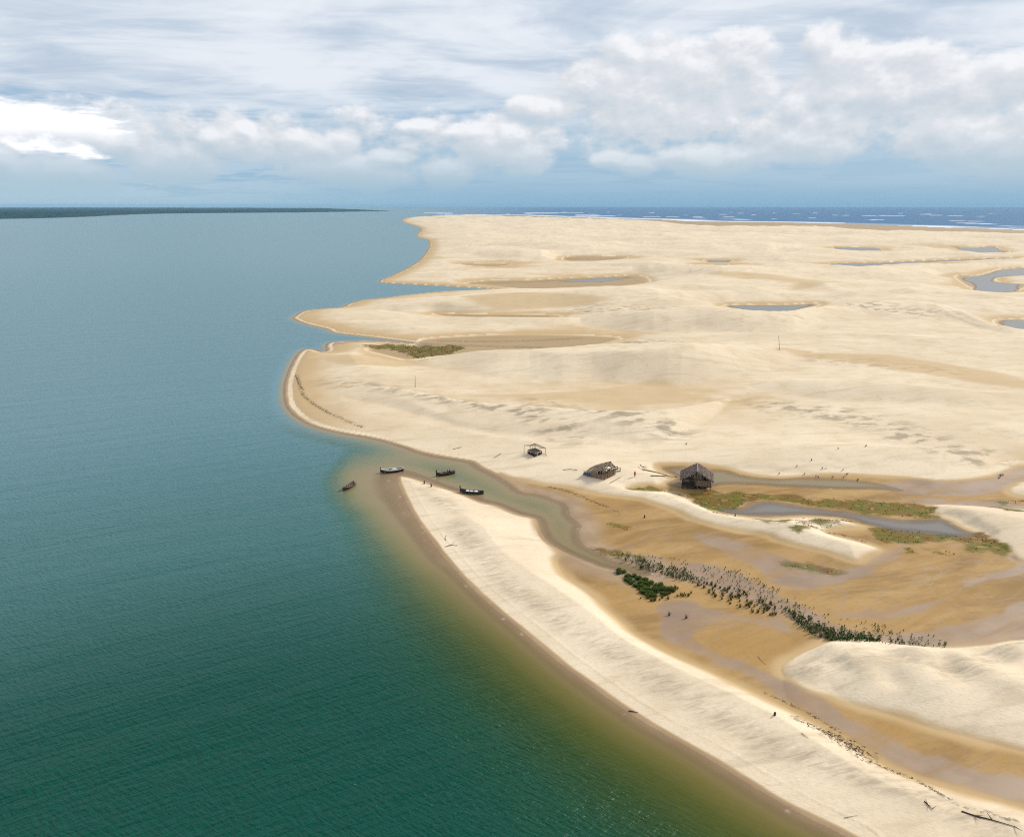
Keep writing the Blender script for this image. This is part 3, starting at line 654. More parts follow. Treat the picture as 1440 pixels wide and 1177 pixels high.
def thatched_hut():
    p = G(979, 688.3); o = empty('thatched_hut', (p.x, p.y, 0), R(-13), label='big thatched stilt hut with grey-purple gable roof standing in the shallow pool', cat='hut')
    W, Dp, ez, rz_ = 4.1, 6.3, 3.0, 5.35
    zg = TZ(p.x, p.y+3)-.4
    for x in (-3.7, -1.9, 0, 1.8, 3.7):
        for y in (.1, 3.1, 6.0):
            MB().tube((x, y, zg), (x+random.uniform(-.08, .08), y, (ez+.1 if abs(x) > 3 else (ez+1.0 if abs(x) > 1 else rz_-.25))), .11, .08).build('post', 'dark_wood', o)
    f = MB()
    for k in range(26): f.box((-3.8+k*.305, 3.05, 1.05+random.uniform(-.02, .02)), (.27, 6.3, .06))
    f.build('floor_deck', 'dark_wood', o)
    for y in (.1, 3.1, 6.0): MB().tube((-4.0, y, .93), (4.0, y, .93), .09).build('floor_beam', 'dark_wood', o)
    def roof(sg):
        m = MB(); n = 9
        for i in range(n):  # sagging slab, the eave curls down a little
            pass
        xs = [(0, rz_), (1.4, rz_-.72), (2.9, rz_-1.62), (4.5, ez-.35)]
        rings = []
        for y in np.linspace(-.75, Dp+.55, 8):
            sag = .10*math.sin((y+1)*1.3)+random.uniform(-.05, .05)
            top = [(sg*x, y, z+sag*(x/4.5)) for x, z in xs]; bot = [(sg*x, y, z-.16+sag*(x/4.5)) for x, z in xs[::-1]]
            rings.append(top+bot)
        m.loft(rings)
        for (x0, z0), (x1, z1) in zip(xs[:-1], xs[1:]):
            thatch_strands(m, (sg*x1, -.85, z1+.02), (sg*x1, Dp+.6, z1+.02), (sg*x0, Dp+.6, z0+.02), (sg*x0, -.85, z0+.02), 5, 46, .8, .11)
        # shaggy front verge
        for k in range(40):
            t = random.random()*4.4; i = 0
            z = np.interp(t, [a for a, _ in xs], [b for _, b in xs])
            b = Vector((sg*t, -.78, z)); m.quad(b+Vector((-.09, 0, .05)), b+Vector((.09, 0, .05)), b+Vector((.07, -.06, -random.uniform(.15, .5))), b+Vector((-.07, -.05, -random.uniform(.15, .5))))
        return m.build('thatch_roof', 'thatch', o)
    roof(1); roof(-1)
    m = MB(); m.path([(0, -.8, rz_+.08), (.03, 2, rz_+.12), (-.04, 4.4, rz_+.05), (0, Dp+.5, rz_+.12)], .20, .17, 7); m.build('ridge_roll', 'thatch', o)
    m = MB(); palisade(m, (-.2, .05, 0), (3.6, .05, 0), .9, 2.75, 34, .055, .35, .06); m.build('front_wall', 'stick', o)
    m = MB(); palisade(m, (-.9, .12, 0), (1.9, .12, 0), 2.75, 4.3, 18, .05, .5, .15); m.build('gable_screen', 'stick', o)
    m = MB(); palisade(m, (3.72, .2, 0), (3.72, 6.0, 0), .9, 2.7, 44, .06, .3, .12); m.build('side_wall', 'stick', o)
    m = MB(); palisade(m, (-3.72, .3, 0), (-3.72, 6.0, 0), .9, 2.7, 40, .06, .3, .2); m.build('side_wall', 'stick', o)
    m = MB(); palisade(m, (-3.7, 6.0, 0), (3.7, 6.0, 0), .9, 3.4, 60, .075, .2, .02); m.build('back_wall', 'dark_inside', o)
    m = MB(); palisade(m, (-3.6, .1, 0), (-2.0, .1, 0), .9, 1.9, 10, .055, .2, .1); m.build('railing', 'dark_wood', o)
    for x0, x1, z0, z1 in ((-4.3, 0, ez-.2, rz_-.1), (4.3, 0, ez-.2, rz_-.1)): MB().tube((x0, -.3, z0), (x1, -.3, z1), .09).build('rafter', 'dark_wood', o)
    MB().tube((-3.9, 0, 2.85), (3.9, 0, 2.85), .09).build('tie_beam', 'dark_wood', o)
    m = MB()
    for k in range(5): m.tube((-4.05, .6+k*.02, .15+k*.18), (-3.2, .6, .15+k*.18), .03)
    m.tube((-4.05, .6, -.2), (-4.0, .7, 1.2), .04); m.tube((-3.2, .6, -.2), (-3.2, .7, 1.2), .04); m.build('ladder', 'old_wood', o)
    # walkway logs leading to the hut
    for (a, b, lab) in (((903, 660.5), (938, 669), 'long bleached log lying on the sand, from the bare fork towards the thatched hut'), ((915, 669.5), (952, 671), 'short grey plank half sunk in wet sand at the left foot of the thatched hut')):
        A, B = GT(*a), GT(*b); A.z = TZ(A.x, A.y)+.12; B.z = max(TZ(B.x, B.y), -.02)+.12
        q = MB(); q.path([A-A, (B-A)*.5+Vector((.3, .2, .05)), B-A], .17, .10); l = q.build('driftwood_log', 'pale_wood'); l.location = A; tag(l, lab, 'log')
thatched_hut()

def slumped_hut():
    A, B, C = GT(820.5, 668.5), GT(850, 675.2), GT(865, 667.5)
    A.z = B.z = C.z = 0
    ux = (B-A); L = ux.length; vy = (C-B); Dp = vy.length
    o = empty('ruined_hut', (A.x, A.y, TZ((A.x+C.x)/2, (A.y+C.y)/2)-.02), math.atan2(ux.y, ux.x), label='slumped open-ribbed hut of grey sticks with a blue sheet at its sagging left end', cat='hut')
    ang = math.atan2(vy.y, vy.x)-math.atan2(ux.y, ux.x); sx, sy = math.cos(ang)*Dp, math.sin(ang)*Dp
    def P(u, v, z): return Vector((u*L+v*sx, v*sy, z))
    rz = lambda u: .9+3.5*min(1, u*1.02)**.72; ez = lambda u: .4+1.6*min(1, u*1.3)**.8
    us = [0, .2, .4, .6, .8, 1.0]
    for u in us:
        for v in (0, 1): MB().tube(P(u, v, -.4), P(u+.01, v, ez(u)+.15), .085, .07).build('post', 'old_wood', o)
        MB().tube(P(u, -.05, ez(u)-.1), P(u, .5, rz(u)), .065).build('rafter', 'old_wood', o)
        MB().tube(P(u, 1.05, ez(u)-.1), P(u, .5, rz(u)), .065).build('rafter', 'old_wood', o)
    for u in (.6, 1.0): MB().tube(P(u, .5, -.3), P(u, .5, rz(u)+.15), .085).build('post', 'old_wood', o)
    MB().tube(P(0, .5, rz(0)), P(.35, .5, rz(.35)), .09).build('ridge_pole', 'dark_wood', o)
    MB().tube(P(.35, .5, rz(.35)), P(1.04, .5, rz(1)+.05), .09).build('ridge_pole', 'dark_wood', o)
    for v in (0, 1): MB().path([P(u, v, ez(u)+.1) for u in us], .075, .075).build('wall_plate', 'dark_wood', o)
    m = MB()
    for k in range(1, 9):
        f = k/9
        m.path([P(u, f*.5, ez(u)+(rz(u)-ez(u))*f+.07+random.uniform(-.05, .05)) for u in us], .035, .03, 5)
        m.path([P(u, 1-f*.5, ez(u)+(rz(u)-ez(u))*f+.07) for u in us], .035, .03, 5)
    m.build('battens', 'stick', o)
    for s, nm in ((0, 'front'), (1, 'back')):
        m = MB()
        for i in range(12):
            u0, u1 = i/12, (i+1)/12
            v0 = -.03 if s == 0 else 1.03
            thatch_strands(m, P(u0, v0, ez(u0)+.08), P(u1, v0, ez(u1)+.08), P(u1, .5, rz(u1)+.06), P(u0, .5, rz(u0)+.06), 9, 8, .55, .07, (.62 if s == 0 else .45), .09)
        m.build('thatch_roof', 'thatch_loose', o)
    m = MB(); palisade(m, P(.22, 0, 0), P(1, 0, 0), -.2, 1.15, 62, .05, .35, .12); m.build('front_wall', 'stick', o)
    m = MB(); palisade(m, P(1, .03, 0), P(1, .97, 0), -.2, 1.75, 40, .05, .5, .2); m.build('end_wall', 'stick', o)
    m = MB(); palisade(m, P(.1, 1, 0), P(1, 1, 0), -.2, 1.2, 50, .06, .3, .1); m.build('back_wall', 'dark_inside', o)
    m = MB(); palisade(m, P(.45, .45, 0), P(.95, .45, 0), -.2, 1.4, 26, .06, .3, .1); m.build('inner_wall', 'dark_inside', o)
    def sheet(name, mat, u0, u1, z0, z1, dv):
        m = MB(); n = 7; g = [[P(u0+(u1-u0)*i/n, -.06-dv*math.sin(i*1.7+j)*.4-.03*j/5, z0+(z1-z0)*j/5+random.uniform(-.05, .05)) for i in range(n+1)] for j in range(6)]
        vv = [[m.bm.verts.new(p) for p in r] for r in g]
        for j in range(5):
            for i in range(n): m.bm.faces.new([vv[j][i], vv[j][i+1], vv[j+1][i+1], vv[j+1][i]])
        return m.build(name, mat, o)
    s = sheet('tarpaulin', 'blue_tarp', .05, .36, .05, .95, .03); md = s.modifiers.new('thick', 'SOLIDIFY'); md.thickness = .02
    s = sheet('tarpaulin', 'pale_tarp', .04, .20, .92, 1.35, .03); md = s.modifiers.new('thick', 'SOLIDIFY'); md.thickness = .02; s['label'] = 'pale upper sheet'
    # dark open frame at its right-hand end
    a = GT(863.5, 664.3); b = GT(872, 663.0); ux = b-a; ux.z = 0
    t = empty('wooden_frame', (a.x, a.y, TZ(a.x, a.y)), math.atan2(ux.y, ux.x), label='low dark open wooden frame beside the right end of the ribbed hut', cat='frame')
    w = ux.length
    for x in (0, w):
        for y in (0, 1.5): MB().tube((x, y, -.2), (x, y, .95), .10).build('leg', 'dark_wood', t)
    for y in (0, 1.5):
        MB().box((w/2, y, .95), (w+.3, .2, .16)).build('rail', 'dark_wood', t); MB().box((w/2, y, .22), (w+.2, .18, .14)).build('rail', 'dark_wood', t)
    MB().box((.1, .75, .98), (.4, 1.9, .10)).build('board', 'dark_wood', t)
    p0, p1 = GT(857, 680), GT(874, 671); p0.z = TZ(p0.x, p0.y)+.08; p1.z = TZ(p1.x, p1.y)+.25
    q = MB().tube((0, 0, 0), p1-p0, .07, .05).build('pole', 'old_wood'); q.location = p0; tag(q, 'thin grey pole lying slantwise on the sand below the ribbed hut', 'pole')
slumped_hut()

def open_shelter():
    c0 = GT(751.5, 642.8); u = GT(761.5, 638.6)-c0; v = GT(742.3, 638.2)-c0; u.z = v.z = 0
    cen = c0+(u+v)/2; o = empty('open_shelter', (cen.x, cen.y, TZ(cen.x, cen.y)), 0, label='small roofless pole shelter with a dark table platform standing alone on the dune', cat='shelter')
    def P(a, b, z, k=1.0): w = u*(a-.5)*k+v*(b-.5)*k; return Vector((w.x, w.y, z))
    K = 1.55
    pts = dict(left=P(0, 1, 0, K), right=P(1, 0, 0, K), back=P(1, 1, 0, K), front=P(.12, .72, 0, 1.1))
    for k, h, r in (('left', 2.5, .07), ('right', 2.25, .08), ('back', 2.05, .08), ('front', 2.6, .11)):
        MB().tube(pts[k]+Vector((0, 0, -.3)), pts[k]+Vector((0, 0, h)), r, r*.85).build('post', 'old_wood', o)
    mid = P(.55, .75, 0, K); MB().tube(mid+Vector((0, 0, -.3)), mid+Vector((0, 0, 2.0)), .06).build('post', 'old_wood', o)
    T = {'left': 2.5, 'right': 2.2, 'back': 2.0, 'front': 2.6}
    at = lambda k, d=0: pts[k]+Vector((0, 0, T[k]+d))
    for a, b, r, mt in ((at('left'), at('front', .05), .08, 'dark_wood'), (at('front', .05), at('back', .1), .13, 'dark_wood'), (at('back', .1), at('right'), .07, 'old_wood'), (at('right'), at('right').lerp(at('front', -.5), .45), .10, 'old_wood'), (at('left', -.1), at('back'), .06, 'old_wood')):
        MB().tube(a, b, r).build('beam', mt, o)
    m = MB()
    for k in range(7): a = at('front').lerp(at('back'), (k+1)/8); b = at('right', -.1).lerp(at('back'), (k+1)/8); m.tube(a, b, .03)
    m.build('rafters', 'old_wood', o)
    for a, b in ((0, 0), (1, 0), (0, 1), (1, 1)): MB().tube(P(a, b, -.2), P(a, b, 1.1), .11).build('table_leg', 'dark_wood', o)
    m = MB()
    for k in range(11): p = P(.5, (k+.5)/11, 1.12+random.uniform(-.02, .02)); m.box(p, (u.length*1.05, v.length/12.5, .09), (0, 0, math.atan2(u.y, u.x)))
    m.build('table_top', 'dark_wood', o)
    m = MB()
    for a, b in (((0, 0), (1, 0)), ((0, 0), (0, 1))):
        p, q = P(*a, .0), P(*b, .0); palisade(m, p, q, .0, .95, 16, .085, .12, .03)
    m.build('table_skirt', 'dark_wood', o)
    p = P(1.0, .0, 0); q = GT(769.5, 641.6)-o.location; q.z = .3
    MB().tube(p+Vector((0, 0, .55)), q, .06).build('bench_rail', 'old_wood', o)
open_shelter()

# ------------------------------------------------------------------ person
def person():
    p = GT(892.6, 670.6); z = TZ(p.x, p.y)
    o = empty('person', (p.x, p.y, z), R(150), label='person dressed in red standing on the bright sand between the two huts', cat='person')
    V = [(0, 0, .90), (0, .01, 1.10), (0, 0, 1.34), (0, 0, 1.46), (0, .03, 1.56), (0, .02, 1.66),
         (-.09, 0, .86), (-.10, .02, .48), (-.10, -.02, .08), (-.10, .12, .03), (.09, 0, .86), (.11, .08, .48), (.11, 0, .08), (.11, .14, .03),
         (-.18, 0, 1.36), (-.25, -.02, 1.10), (-.24, .08, .86), (.18, 0, 1.36), (.25, -.02, 1.10), (.22, .10, .88)]
    E = [(0, 1), (1, 2), (2, 3), (3, 4), (4, 5), (0, 6), (6, 7), (7, 8), (8, 9), (0, 10), (10, 11), (11, 12), (12, 13), (2, 14), (14, 15), (15, 16), (2, 17), (17, 18), (18, 19)]
    Rr = [.13, .12, .13, .05, .09, .085, .085, .055, .04, .035, .085, .055, .04, .035, .055, .04, .03, .055, .04, .03]
    skin('body', V, E, Rr, 'skin', o, 1)
    m = MB(); ring = lambda z, a, b: [(a*math.cos(t*math.pi/6), b*math.sin(t*math.pi/6), z) for t in range(12)]
    m.loft([ring(.42, .25, .20), ring(.70, .22, .18), ring(.98, .17, .15), ring(1.2, .20, .16), ring(1.40, .21, .14), ring(1.46, .09, .08)]); m.build('red_dress', 'red_cloth', o, True)
    for s in (-1, 1): MB().tube((s*.17, 0, 1.38), (s*.26, -.02, 1.08), .085, .07, 8).build('sleeve', 'red_cloth', o, True)
    m = MB(); m.loft([ring(1.60, .105, .115), ring(1.70, .11, .12), ring(1.77, .06, .07)]); q = m.build('hair', 'hair', o, True); q.location = (0, .0, -.01)
person()

# ------------------------------------------------------------------ birds
def birds():
    def bird_mesh():
        V = [(0, -.02, .34), (0, -.20, .30), (0, -.34, .24), (0, .13, .40), (0, .19, .52), (0, .24, .57), (0, .33, .55), (.05, 0, .20), (.05, .0, .02), (.05, .08, .01), (-.05, 0, .20), (-.05, .0, .02), (-.05, .08, .01)]
        E = [(0, 1), (1, 2), (0, 3), (3, 4), (4, 5), (5, 6), (0, 7), (7, 8), (8, 9), (0, 10), (10, 11), (11, 12)]
        return skin('bird', V, E, [.14, .11, .035, .10, .055, .055, .018, .04, .018, .015, .04, .018, .015], 'bird')
    pts = [(1095.5, 667.2, 'e'), (1131, 667.5, 'e'), (1147.3, 671, 'e'), (1150.5, 672, 'e'), (1171, 671.8, 'e'), (1186, 672.2, 'e'), (1191, 668, 'e'), (1206, 676, 'e'),
           (1120.5, 656.5, 's'), (1141, 648, 's'), (1156, 660, 's'), (1161.5, 659, 's'), (1185.5, 661.5, 's'), (1178.5, 631.8, 's'), (1217.5, 628.5, 's'), (965, 625.5, 's')]
    E_ = ['first dark bird from the left along the far edge of the long pool', 'second dark bird from the left along the far edge of the long pool',
          'left bird of the close pair wading at the far edge of the pool', 'right bird of the close pair wading at the far edge of the pool',
          'lone dark bird wading right of the close pair at the pool edge', 'dark bird on wet sand just below and left of the last dry-edge bird', 'dark bird at the dry rim of wet sand, above the wading birds', 'rightmost dark bird, standing deepest in the long pool']
    S_ = ['small dark bird on dry sand nearest above the left end of the wading flock', 'dark bird alone on pale sand, a little up the slope above the pool', 'left one of two birds resting together on dry sand above the pool', 'right one of two birds resting together on dry sand above the pool',
          'dark bird on dry sand straight above the right-hand waders', 'left one of two dark birds at the lower edge of the grey ripple marks', 'right one of two dark birds at the lower edge of the grey ripple marks', 'dark bird alone far up the sand slope behind the ribbed hut']
    b0 = None; ie = iss = 0
    for k, (x, y, s) in enumerate(pts):
        p = GT(x, y)
        if b0 is None: b0 = o = bird_mesh()
        else: o = b0.copy(); COL.objects.link(o)
        o.location = (p.x, p.y, max(p.z, -.1)-.01)
        o.rotation_euler = (0, 0, random.uniform(0, 6.28)); sc = random.uniform(1.0, 1.25); o.scale = (sc, sc, sc)
        if s == 'e': tag(o, E_[ie], 'bird', 'dark birds at the pool'); ie += 1
        else: tag(o, S_[iss], 'bird', 'dark birds on the dry sand'); iss += 1
birds()

# ------------------------------------------------------------------ poles, stakes, driftwood
def stick(name, px, h, r, lean, label, cat, mat='old_wood'):
    p = GT(*px); zt = p.z
    o = MB().path([(0, 0, -.4), (lean*.45, 0, h*.5), (lean, .05, h)], r, r*.6).build(name, mat); o.location = (p.x, p.y, zt); return tag(o, label, cat)
stick('pole', (583.8, 545), 5.0, .13, .15, 'bare upright pole on the dune crest of the left headland', 'pole')
stick('pole', (1096, 494.5), 7.2, .13, -1.1, 'tall thin leaning pole on the dune slope right of the spoon-shaped hollow', 'pole')
stick('mooring_stake', (596.5, 680.4), .95, .22, .05, 'dark mooring stump on the inner shore of the spit, nearer its tip', 'stake', 'dark_wood')
stick('mooring_stake', (606.5, 684.6), .95, .22, -.05, 'dark mooring stump on the inner shore of the spit, nearer the moored boat', 'stake', 'dark_wood')
stick('stake', (412.5, 491), 1.2, .15, .1, 'short dark stake in the shallows off the left headland', 'stake', 'dark_wood')
stick('stake', (906.3, 728), .75, .20, .05, 'small dark stump alone on the tan flat below the cream strip', 'stake', 'dark_wood')
stick('stake', (1033.5, 726), .7, .18, .05, 'small dark stump on the edge of the blue backwater', 'stake', 'dark_wood')
stick('stake', (1089, 1005.5), .5, .22, .1, 'small dark stump on the inner rim of the spit near the brown debris', 'stake', 'dark_wood')
def drift(px, label, r=.11, name='driftwood_branch', mat='old_wood', up=.12, forks=0):
    pts = [GT(*p) for p in px]; c = pts[0].copy()
    for p in pts: p.z = max(TZ(p.x, p.y), -.03)+up*.6
    c.z = pts[0].z
    r *= .8; m = MB(); m.path([p-c for p in pts], r, r*.35)
    for k in range(forks):
        a = pts[1+k % (len(pts)-1)]-c; d = Vector((random.uniform(-1.2, 1.2), random.uniform(-1.2, 1.2), .35)); m.tube(a, a+d, r*.6, r*.2)
    o = m.build(name, mat); o.location = c; return tag(o, label, 'driftwood')
drift([(626, 769), (634, 766.5), (643, 767.5)], 'forked bleached branch on the upper outer beach of the spit', .12, forks=3, mat='pale_wood')
drift([(627, 760), (626, 756), (628, 752)], 'short stick above the forked branch on the spit', .07)
drift([(884, 999.5), (890, 1000.5), (897, 1002)], 'dark waterlogged stick lying at the outer waterline of the spit', .12, mat='dark_wood')
drift([(1352, 1141), (1370, 1147), (1395, 1153), (1426, 1162)], 'long curved dark branch on the inner rim of the spit at its near end', .14, forks=4, mat='dark_wood')
drift([(1300, 1127), (1305, 1132), (1310, 1138)], 'short dark branch left of the long curved branch', .10, forks=3, mat='dark_wood')
drift([(1127, 1031), (1131, 1034), (1137, 1038)], 'small stick just left of the brown debris patch', .06)
drift([(1187, 1150), (1198, 1148), (1207, 1146)], 'thin pale stick low on the outer beach near the bottom of the spit', .05, mat='pale_wood')
drift([(900, 656), (903, 659), (907, 661)], 'bare forked branch standing near the left end of the pool', .15, forks=3, mat='dark_wood', up=.9)
drift([(694, 644), (700, 641), (704, 639)], 'crossed dead branches on the beach left of the pole shelter', .12, forks=4)
drift([(637, 632), (645, 630), (650, 629)], 'single dead branch on the headland beach', .12, forks=1)
drift([(792, 661), (802, 660), (812, 661.5)], 'low grey branch left of the ribbed hut', .12, forks=2)
drift([(1404, 673), (1408, 669), (1411, 668)], 'dark clump of roots on the bank at the right end of the pool', .22, forks=5, mat='dark_wood')
drift([(416, 528), (419, 537), (426, 548)], 'long dead branch standing in wrack on the left headland beach', .14, forks=2)
drift([(1066, 923), (1070, 928), (1077, 935)], 'thin root line crossing the tan bar', .05)

# ------------------------------------------------------------------ plants
def scatter(poly_px, n, seed=0):
    q = plan(poly_px, n=2); lo, hi = q.min(0), q.max(0); out = []; g = np.random.default_rng(seed)
    while len(out) < n:
        t = g.uniform(lo[0], hi[0], 4000); l = g.uniform(lo[1], hi[1], 4000); k = sdf(t, l, q, .05) > 0
        out += list(zip(t[k], l[k]))
    return [(math.exp(l)*math.sin(t), math.exp(l)*math.cos(t)) for t, l in out[:n]]
def zs(P): P = np.array(P); return ZI(P[:, 0], P[:, 1])
def leafy(name, h, w, n, mat, up=.7, leaf=.11, stems=1):
    m = MB()
    for s in range(stems):
        bx, by = (0, 0) if stems == 1 else (random.uniform(-w, w)*.7, random.uniform(-w, w)*.7)
        m.tube((bx, by, -.15), (bx+random.uniform(-.06, .06), by, h*.8), .022, .010, 5)
        for k in range(n):
            z = h*(.18+.82*random.random()); rr = w*(1-.55*abs(z/h-.55))*random.random()**.6; a = random.uniform(0, 6.283)
            c = Vector((bx+rr*math.cos(a), by+rr*math.sin(a), z)); d = Vector((math.cos(a), math.sin(a), random.uniform(-.2, up*2))).normalized()
            sd = d.cross(Vector((0, 0, 1))).normalized()*leaf*.42*random.uniform(.7, 1.3); d = d*leaf*random.uniform(.8, 1.5)
            m.quad(c, c+d*.5+sd, c+d, c+d*.5-sd)
    me = m.mesh(name); me.materials.append(M[mat]); return me
def grow(name, meshes, places, smin, smax, label, cat, group, sink=0.0):
    Z = zs(places)
    for k, ((x, y), z) in enumerate(zip(places, Z)):
        o = bpy.data.objects.new(name, meshes[k % len(meshes)]); COL.objects.link(o)
        s = random.uniform(smin, smax); o.location = (x, y, z-sink); o.scale = (s*random.uniform(.85, 1.2), s, s*random.uniform(.85, 1.2)*(.72 if name == 'mangrove_shrub' else 1)); o.rotation_euler = (0, 0, random.uniform(0, 6.28))
        tag(o, label, cat, group)
def plants():
    seed = [leafy('seedling', random.uniform(.6, .9), random.uniform(.10, .17), 30, 'mangrove', .9, .16) for _ in range(7)]
    grow('mangrove_seedling', seed, scatter([(868,779),(900,784),(940,796),(975,808),(990,819),(968,821),(930,810),(895,798),(872,787)], 85, 1), .65, 1.25, 'young mangrove in the crowded dark row beside the creek head', 'mangrove', 'mangroves crowded at the creek head')
    grow('mangrove_seedling', seed, scatter([(1103,857),(1130,868),(1170,885),(1210,893),(1240,903),(1215,909),(1180,905),(1150,897),(1122,881)], 110, 2), .75, 1.5, 'young mangrove in the densest dark row against the right dune', 'mangrove', 'mangroves crowded against the right dune')
    grow('mangrove_seedling', seed, scatter([(975,797),(1010,802),(1060,814),(1110,838),(1145,858),(1110,860),(1060,840),(1000,818)], 80, 3), .35, .7, 'small scattered mangrove seedling in the lilac wet strip between the two dark rows', 'mangrove', 'mangrove seedlings scattered in the wet strip')
    grow('mangrove_seedling', seed, scatter([(1215,884),(1260,890),(1330,905),(1325,915),(1240,912),(1205,900)], 34, 4), .6, 1.1, 'mangrove seedling in the thinning right end of the row', 'mangrove', 'mangrove seedlings at the thinning end')
    sh = [leafy('shrub', 1.0, .55, 90, 'mangrove_dark', .5, .22, 3) for _ in range(5)]
    grow('mangrove_shrub', sh, scatter([(866,804),(885,808),(905,815),(925,822),(943,829),(945,836),(930,838),(912,840),(897,832),(882,819)], 85, 5), .45, 1.0, 'dark green shrub in the solid clump on the spit side of the creek', 'shrub', 'shrubs of the dark clump', .1)
    def tuft():
        m = MB()
        for k in range(26):
            a = random.uniform(0, 6.28); l = random.uniform(.3, .6); b = Vector((random.uniform(-.1, .1), random.uniform(-.1, .1), -.02)); d = Vector((math.cos(a)*.5, math.sin(a)*.5, 1))*l; s = Vector((-math.sin(a), math.cos(a), 0))*.035
            m.quad(b-s, b+s, b+d+s*.4, b+d-s*.4)
        me = m.mesh('tuft'); me.materials.append(M['tuft']); return me
    tf = [tuft() for _ in range(4)]
    grow('grass_tuft', tf, scatter([(985,819),(1030,826),(1070,841),(1095,858),(1080,868),(1040,855),(1000,838),(975,826)], 95, 6), .7, 1.4, 'yellowing tuft on the sandy margin below the mangrove strip', 'grass tuft', 'tufts along the sandy margin')
    grow('grass_tuft', tf, scatter([(930,826),(960,828),(978,838),(950,843),(920,849),(900,842),(915,840)], 42, 7), .7, 1.3, 'yellow-green tuft fringing the dark shrub clump', 'grass tuft', 'tufts fringing the dark shrub clump')
    for (x, y), lab in (((965, 869), 'single tuft alone on the lilac channel bend, the upper one'), ((941, 865), 'single faint tuft at the left of the lilac channel bend')):
        o = bpy.data.objects.new('grass_tuft', tf[0]); COL.objects.link(o); p = GT(x, y); o.location = p; o.scale = (1.3, 1.3, 1.3); tag(o, lab, 'grass tuft')
    # uncountable small seedlings and creeping mats
    m = MB(); P = scatter([(880,776),(960,786),(1060,808),(1130,850),(1200,872),(1340,900),(1330,917),(1200,910),(1110,872),(1000,832),(900,800)], 320, 8)
    P += scatter([(895,786),(940,797),(975,809),(985,820),(968,820),(930,808),(900,797)], 260, 18)+scatter([(1108,860),(1130,869),(1170,886),(1210,895),(1240,905),(1215,909),(1180,905),(1150,897),(1125,882)], 420, 19)
    for (x, y), z in zip(P, zs(P)):
        h = random.uniform(.15, .5)
        for k in range(5):
            a = random.uniform(0, 6.28); d = Vector((math.cos(a)*.12, math.sin(a)*.12, h)); b = Vector((x, y, z-.02)); s = Vector((-math.sin(a), math.cos(a), 0))*.05
            m.quad(b-s*.5, b+s*.5, b+d+s, b+d-s)
    tag(m.build('seedling_sprouts', 'mangrove'), 'sparse carpet of tiny mangrove sprouts in the wet strip', 'sprouts', kind='stuff')
    for nm, mt, n0, lab in (('creeping_plants', 'creeper', 1, 'low green creeping mats along the backwaters and cream strip'), ('dry_creepers', 'creeper_brown', 2, 'rusty brown creeping mats along the backwaters')):
        m = MB()
        for q in VEG:
            lo, hi = q.min(0), q.max(0); rm = math.exp((lo[1]+hi[1])/2); area = (hi[0]-lo[0])*(hi[1]-lo[1])*rm*rm
            N = int(min(2600, area*2.0)); t = rng.uniform(lo[0], hi[0], N); l = rng.uniform(lo[1], hi[1], N)
            x = np.exp(l)*np.sin(t); y = np.exp(l)*np.cos(t)
            nn = fbm(x/7, y/5, 60, 4)
            k = (sdf(t, l, q, .05) > 0) & ((nn > .53) if n0 == 1 else (nn < .44)) & (fbm(x/2.2, y/1.6, 66, 2) > .42)
            for xx, yy, zz in zip(x[k], y[k], ZI(x[k], y[k]) if k.any() else []):
                a = random.uniform(0, 6.28); w = random.uniform(.10, .26)*(1 if rm < 300 else 1.9); b = Vector((xx, yy, max(zz, 0)+.03)); u = Vector((math.cos(a), math.sin(a), random.uniform(-.1, .5)))*w; s = Vector((-math.sin(a), math.cos(a), random.uniform(-.2, .4)))*w*.7
                m.quad(b-u*.4, b+s, b+u+Vector((0, 0, w*.5)), b-s)
        tag(m.build(nm, mt), lab, 'creepers', kind='stuff')
    m = MB()
    for line, w in WRACK:
        for i in range(len(line)-1):
            (t0, l0), (t1, l1) = line[i], line[i+1]; rm = math.exp(l0); ln = math.hypot(t1-t0, l1-l0)*rm
            for k in range(int(ln*(9 if w < 1.2 else 14 if w < 2 else .8)*max(w, .5))):
                f = random.random(); rr_ = math.exp(l0+(l1-l0)*f); tt = t0+(t1-t0)*f
                x = rr_*math.sin(tt)+random.gauss(0, w*.55); y = rr_*math.cos(tt)+random.gauss(0, w*.55)
                if vnoise(np.array([x/1.6]), np.array([y/1.6]), 4)[0] < .40: continue
                m.box((x, y, 0), (random.uniform(.12, .5), random.uniform(.03, .10), .05), (random.uniform(-.3, .3), random.uniform(-.3, .3), random.uniform(0, 3.14)))
    o = m.build('seaweed_wrack', 'wrack'); me = o.data; co = np.zeros(len(me.vertices)*3); me.vertices.foreach_get('co', co); co = co.reshape(-1, 3)
    co[:, 2] += np.maximum(ZI(co[:, 0], co[:, 1]), 0)+.02; me.vertices.foreach_set('co', co.ravel())
    tag(o, 'dark strandlines of dry seaweed and twigs on the sand', 'wrack', kind='stuff')
plants()

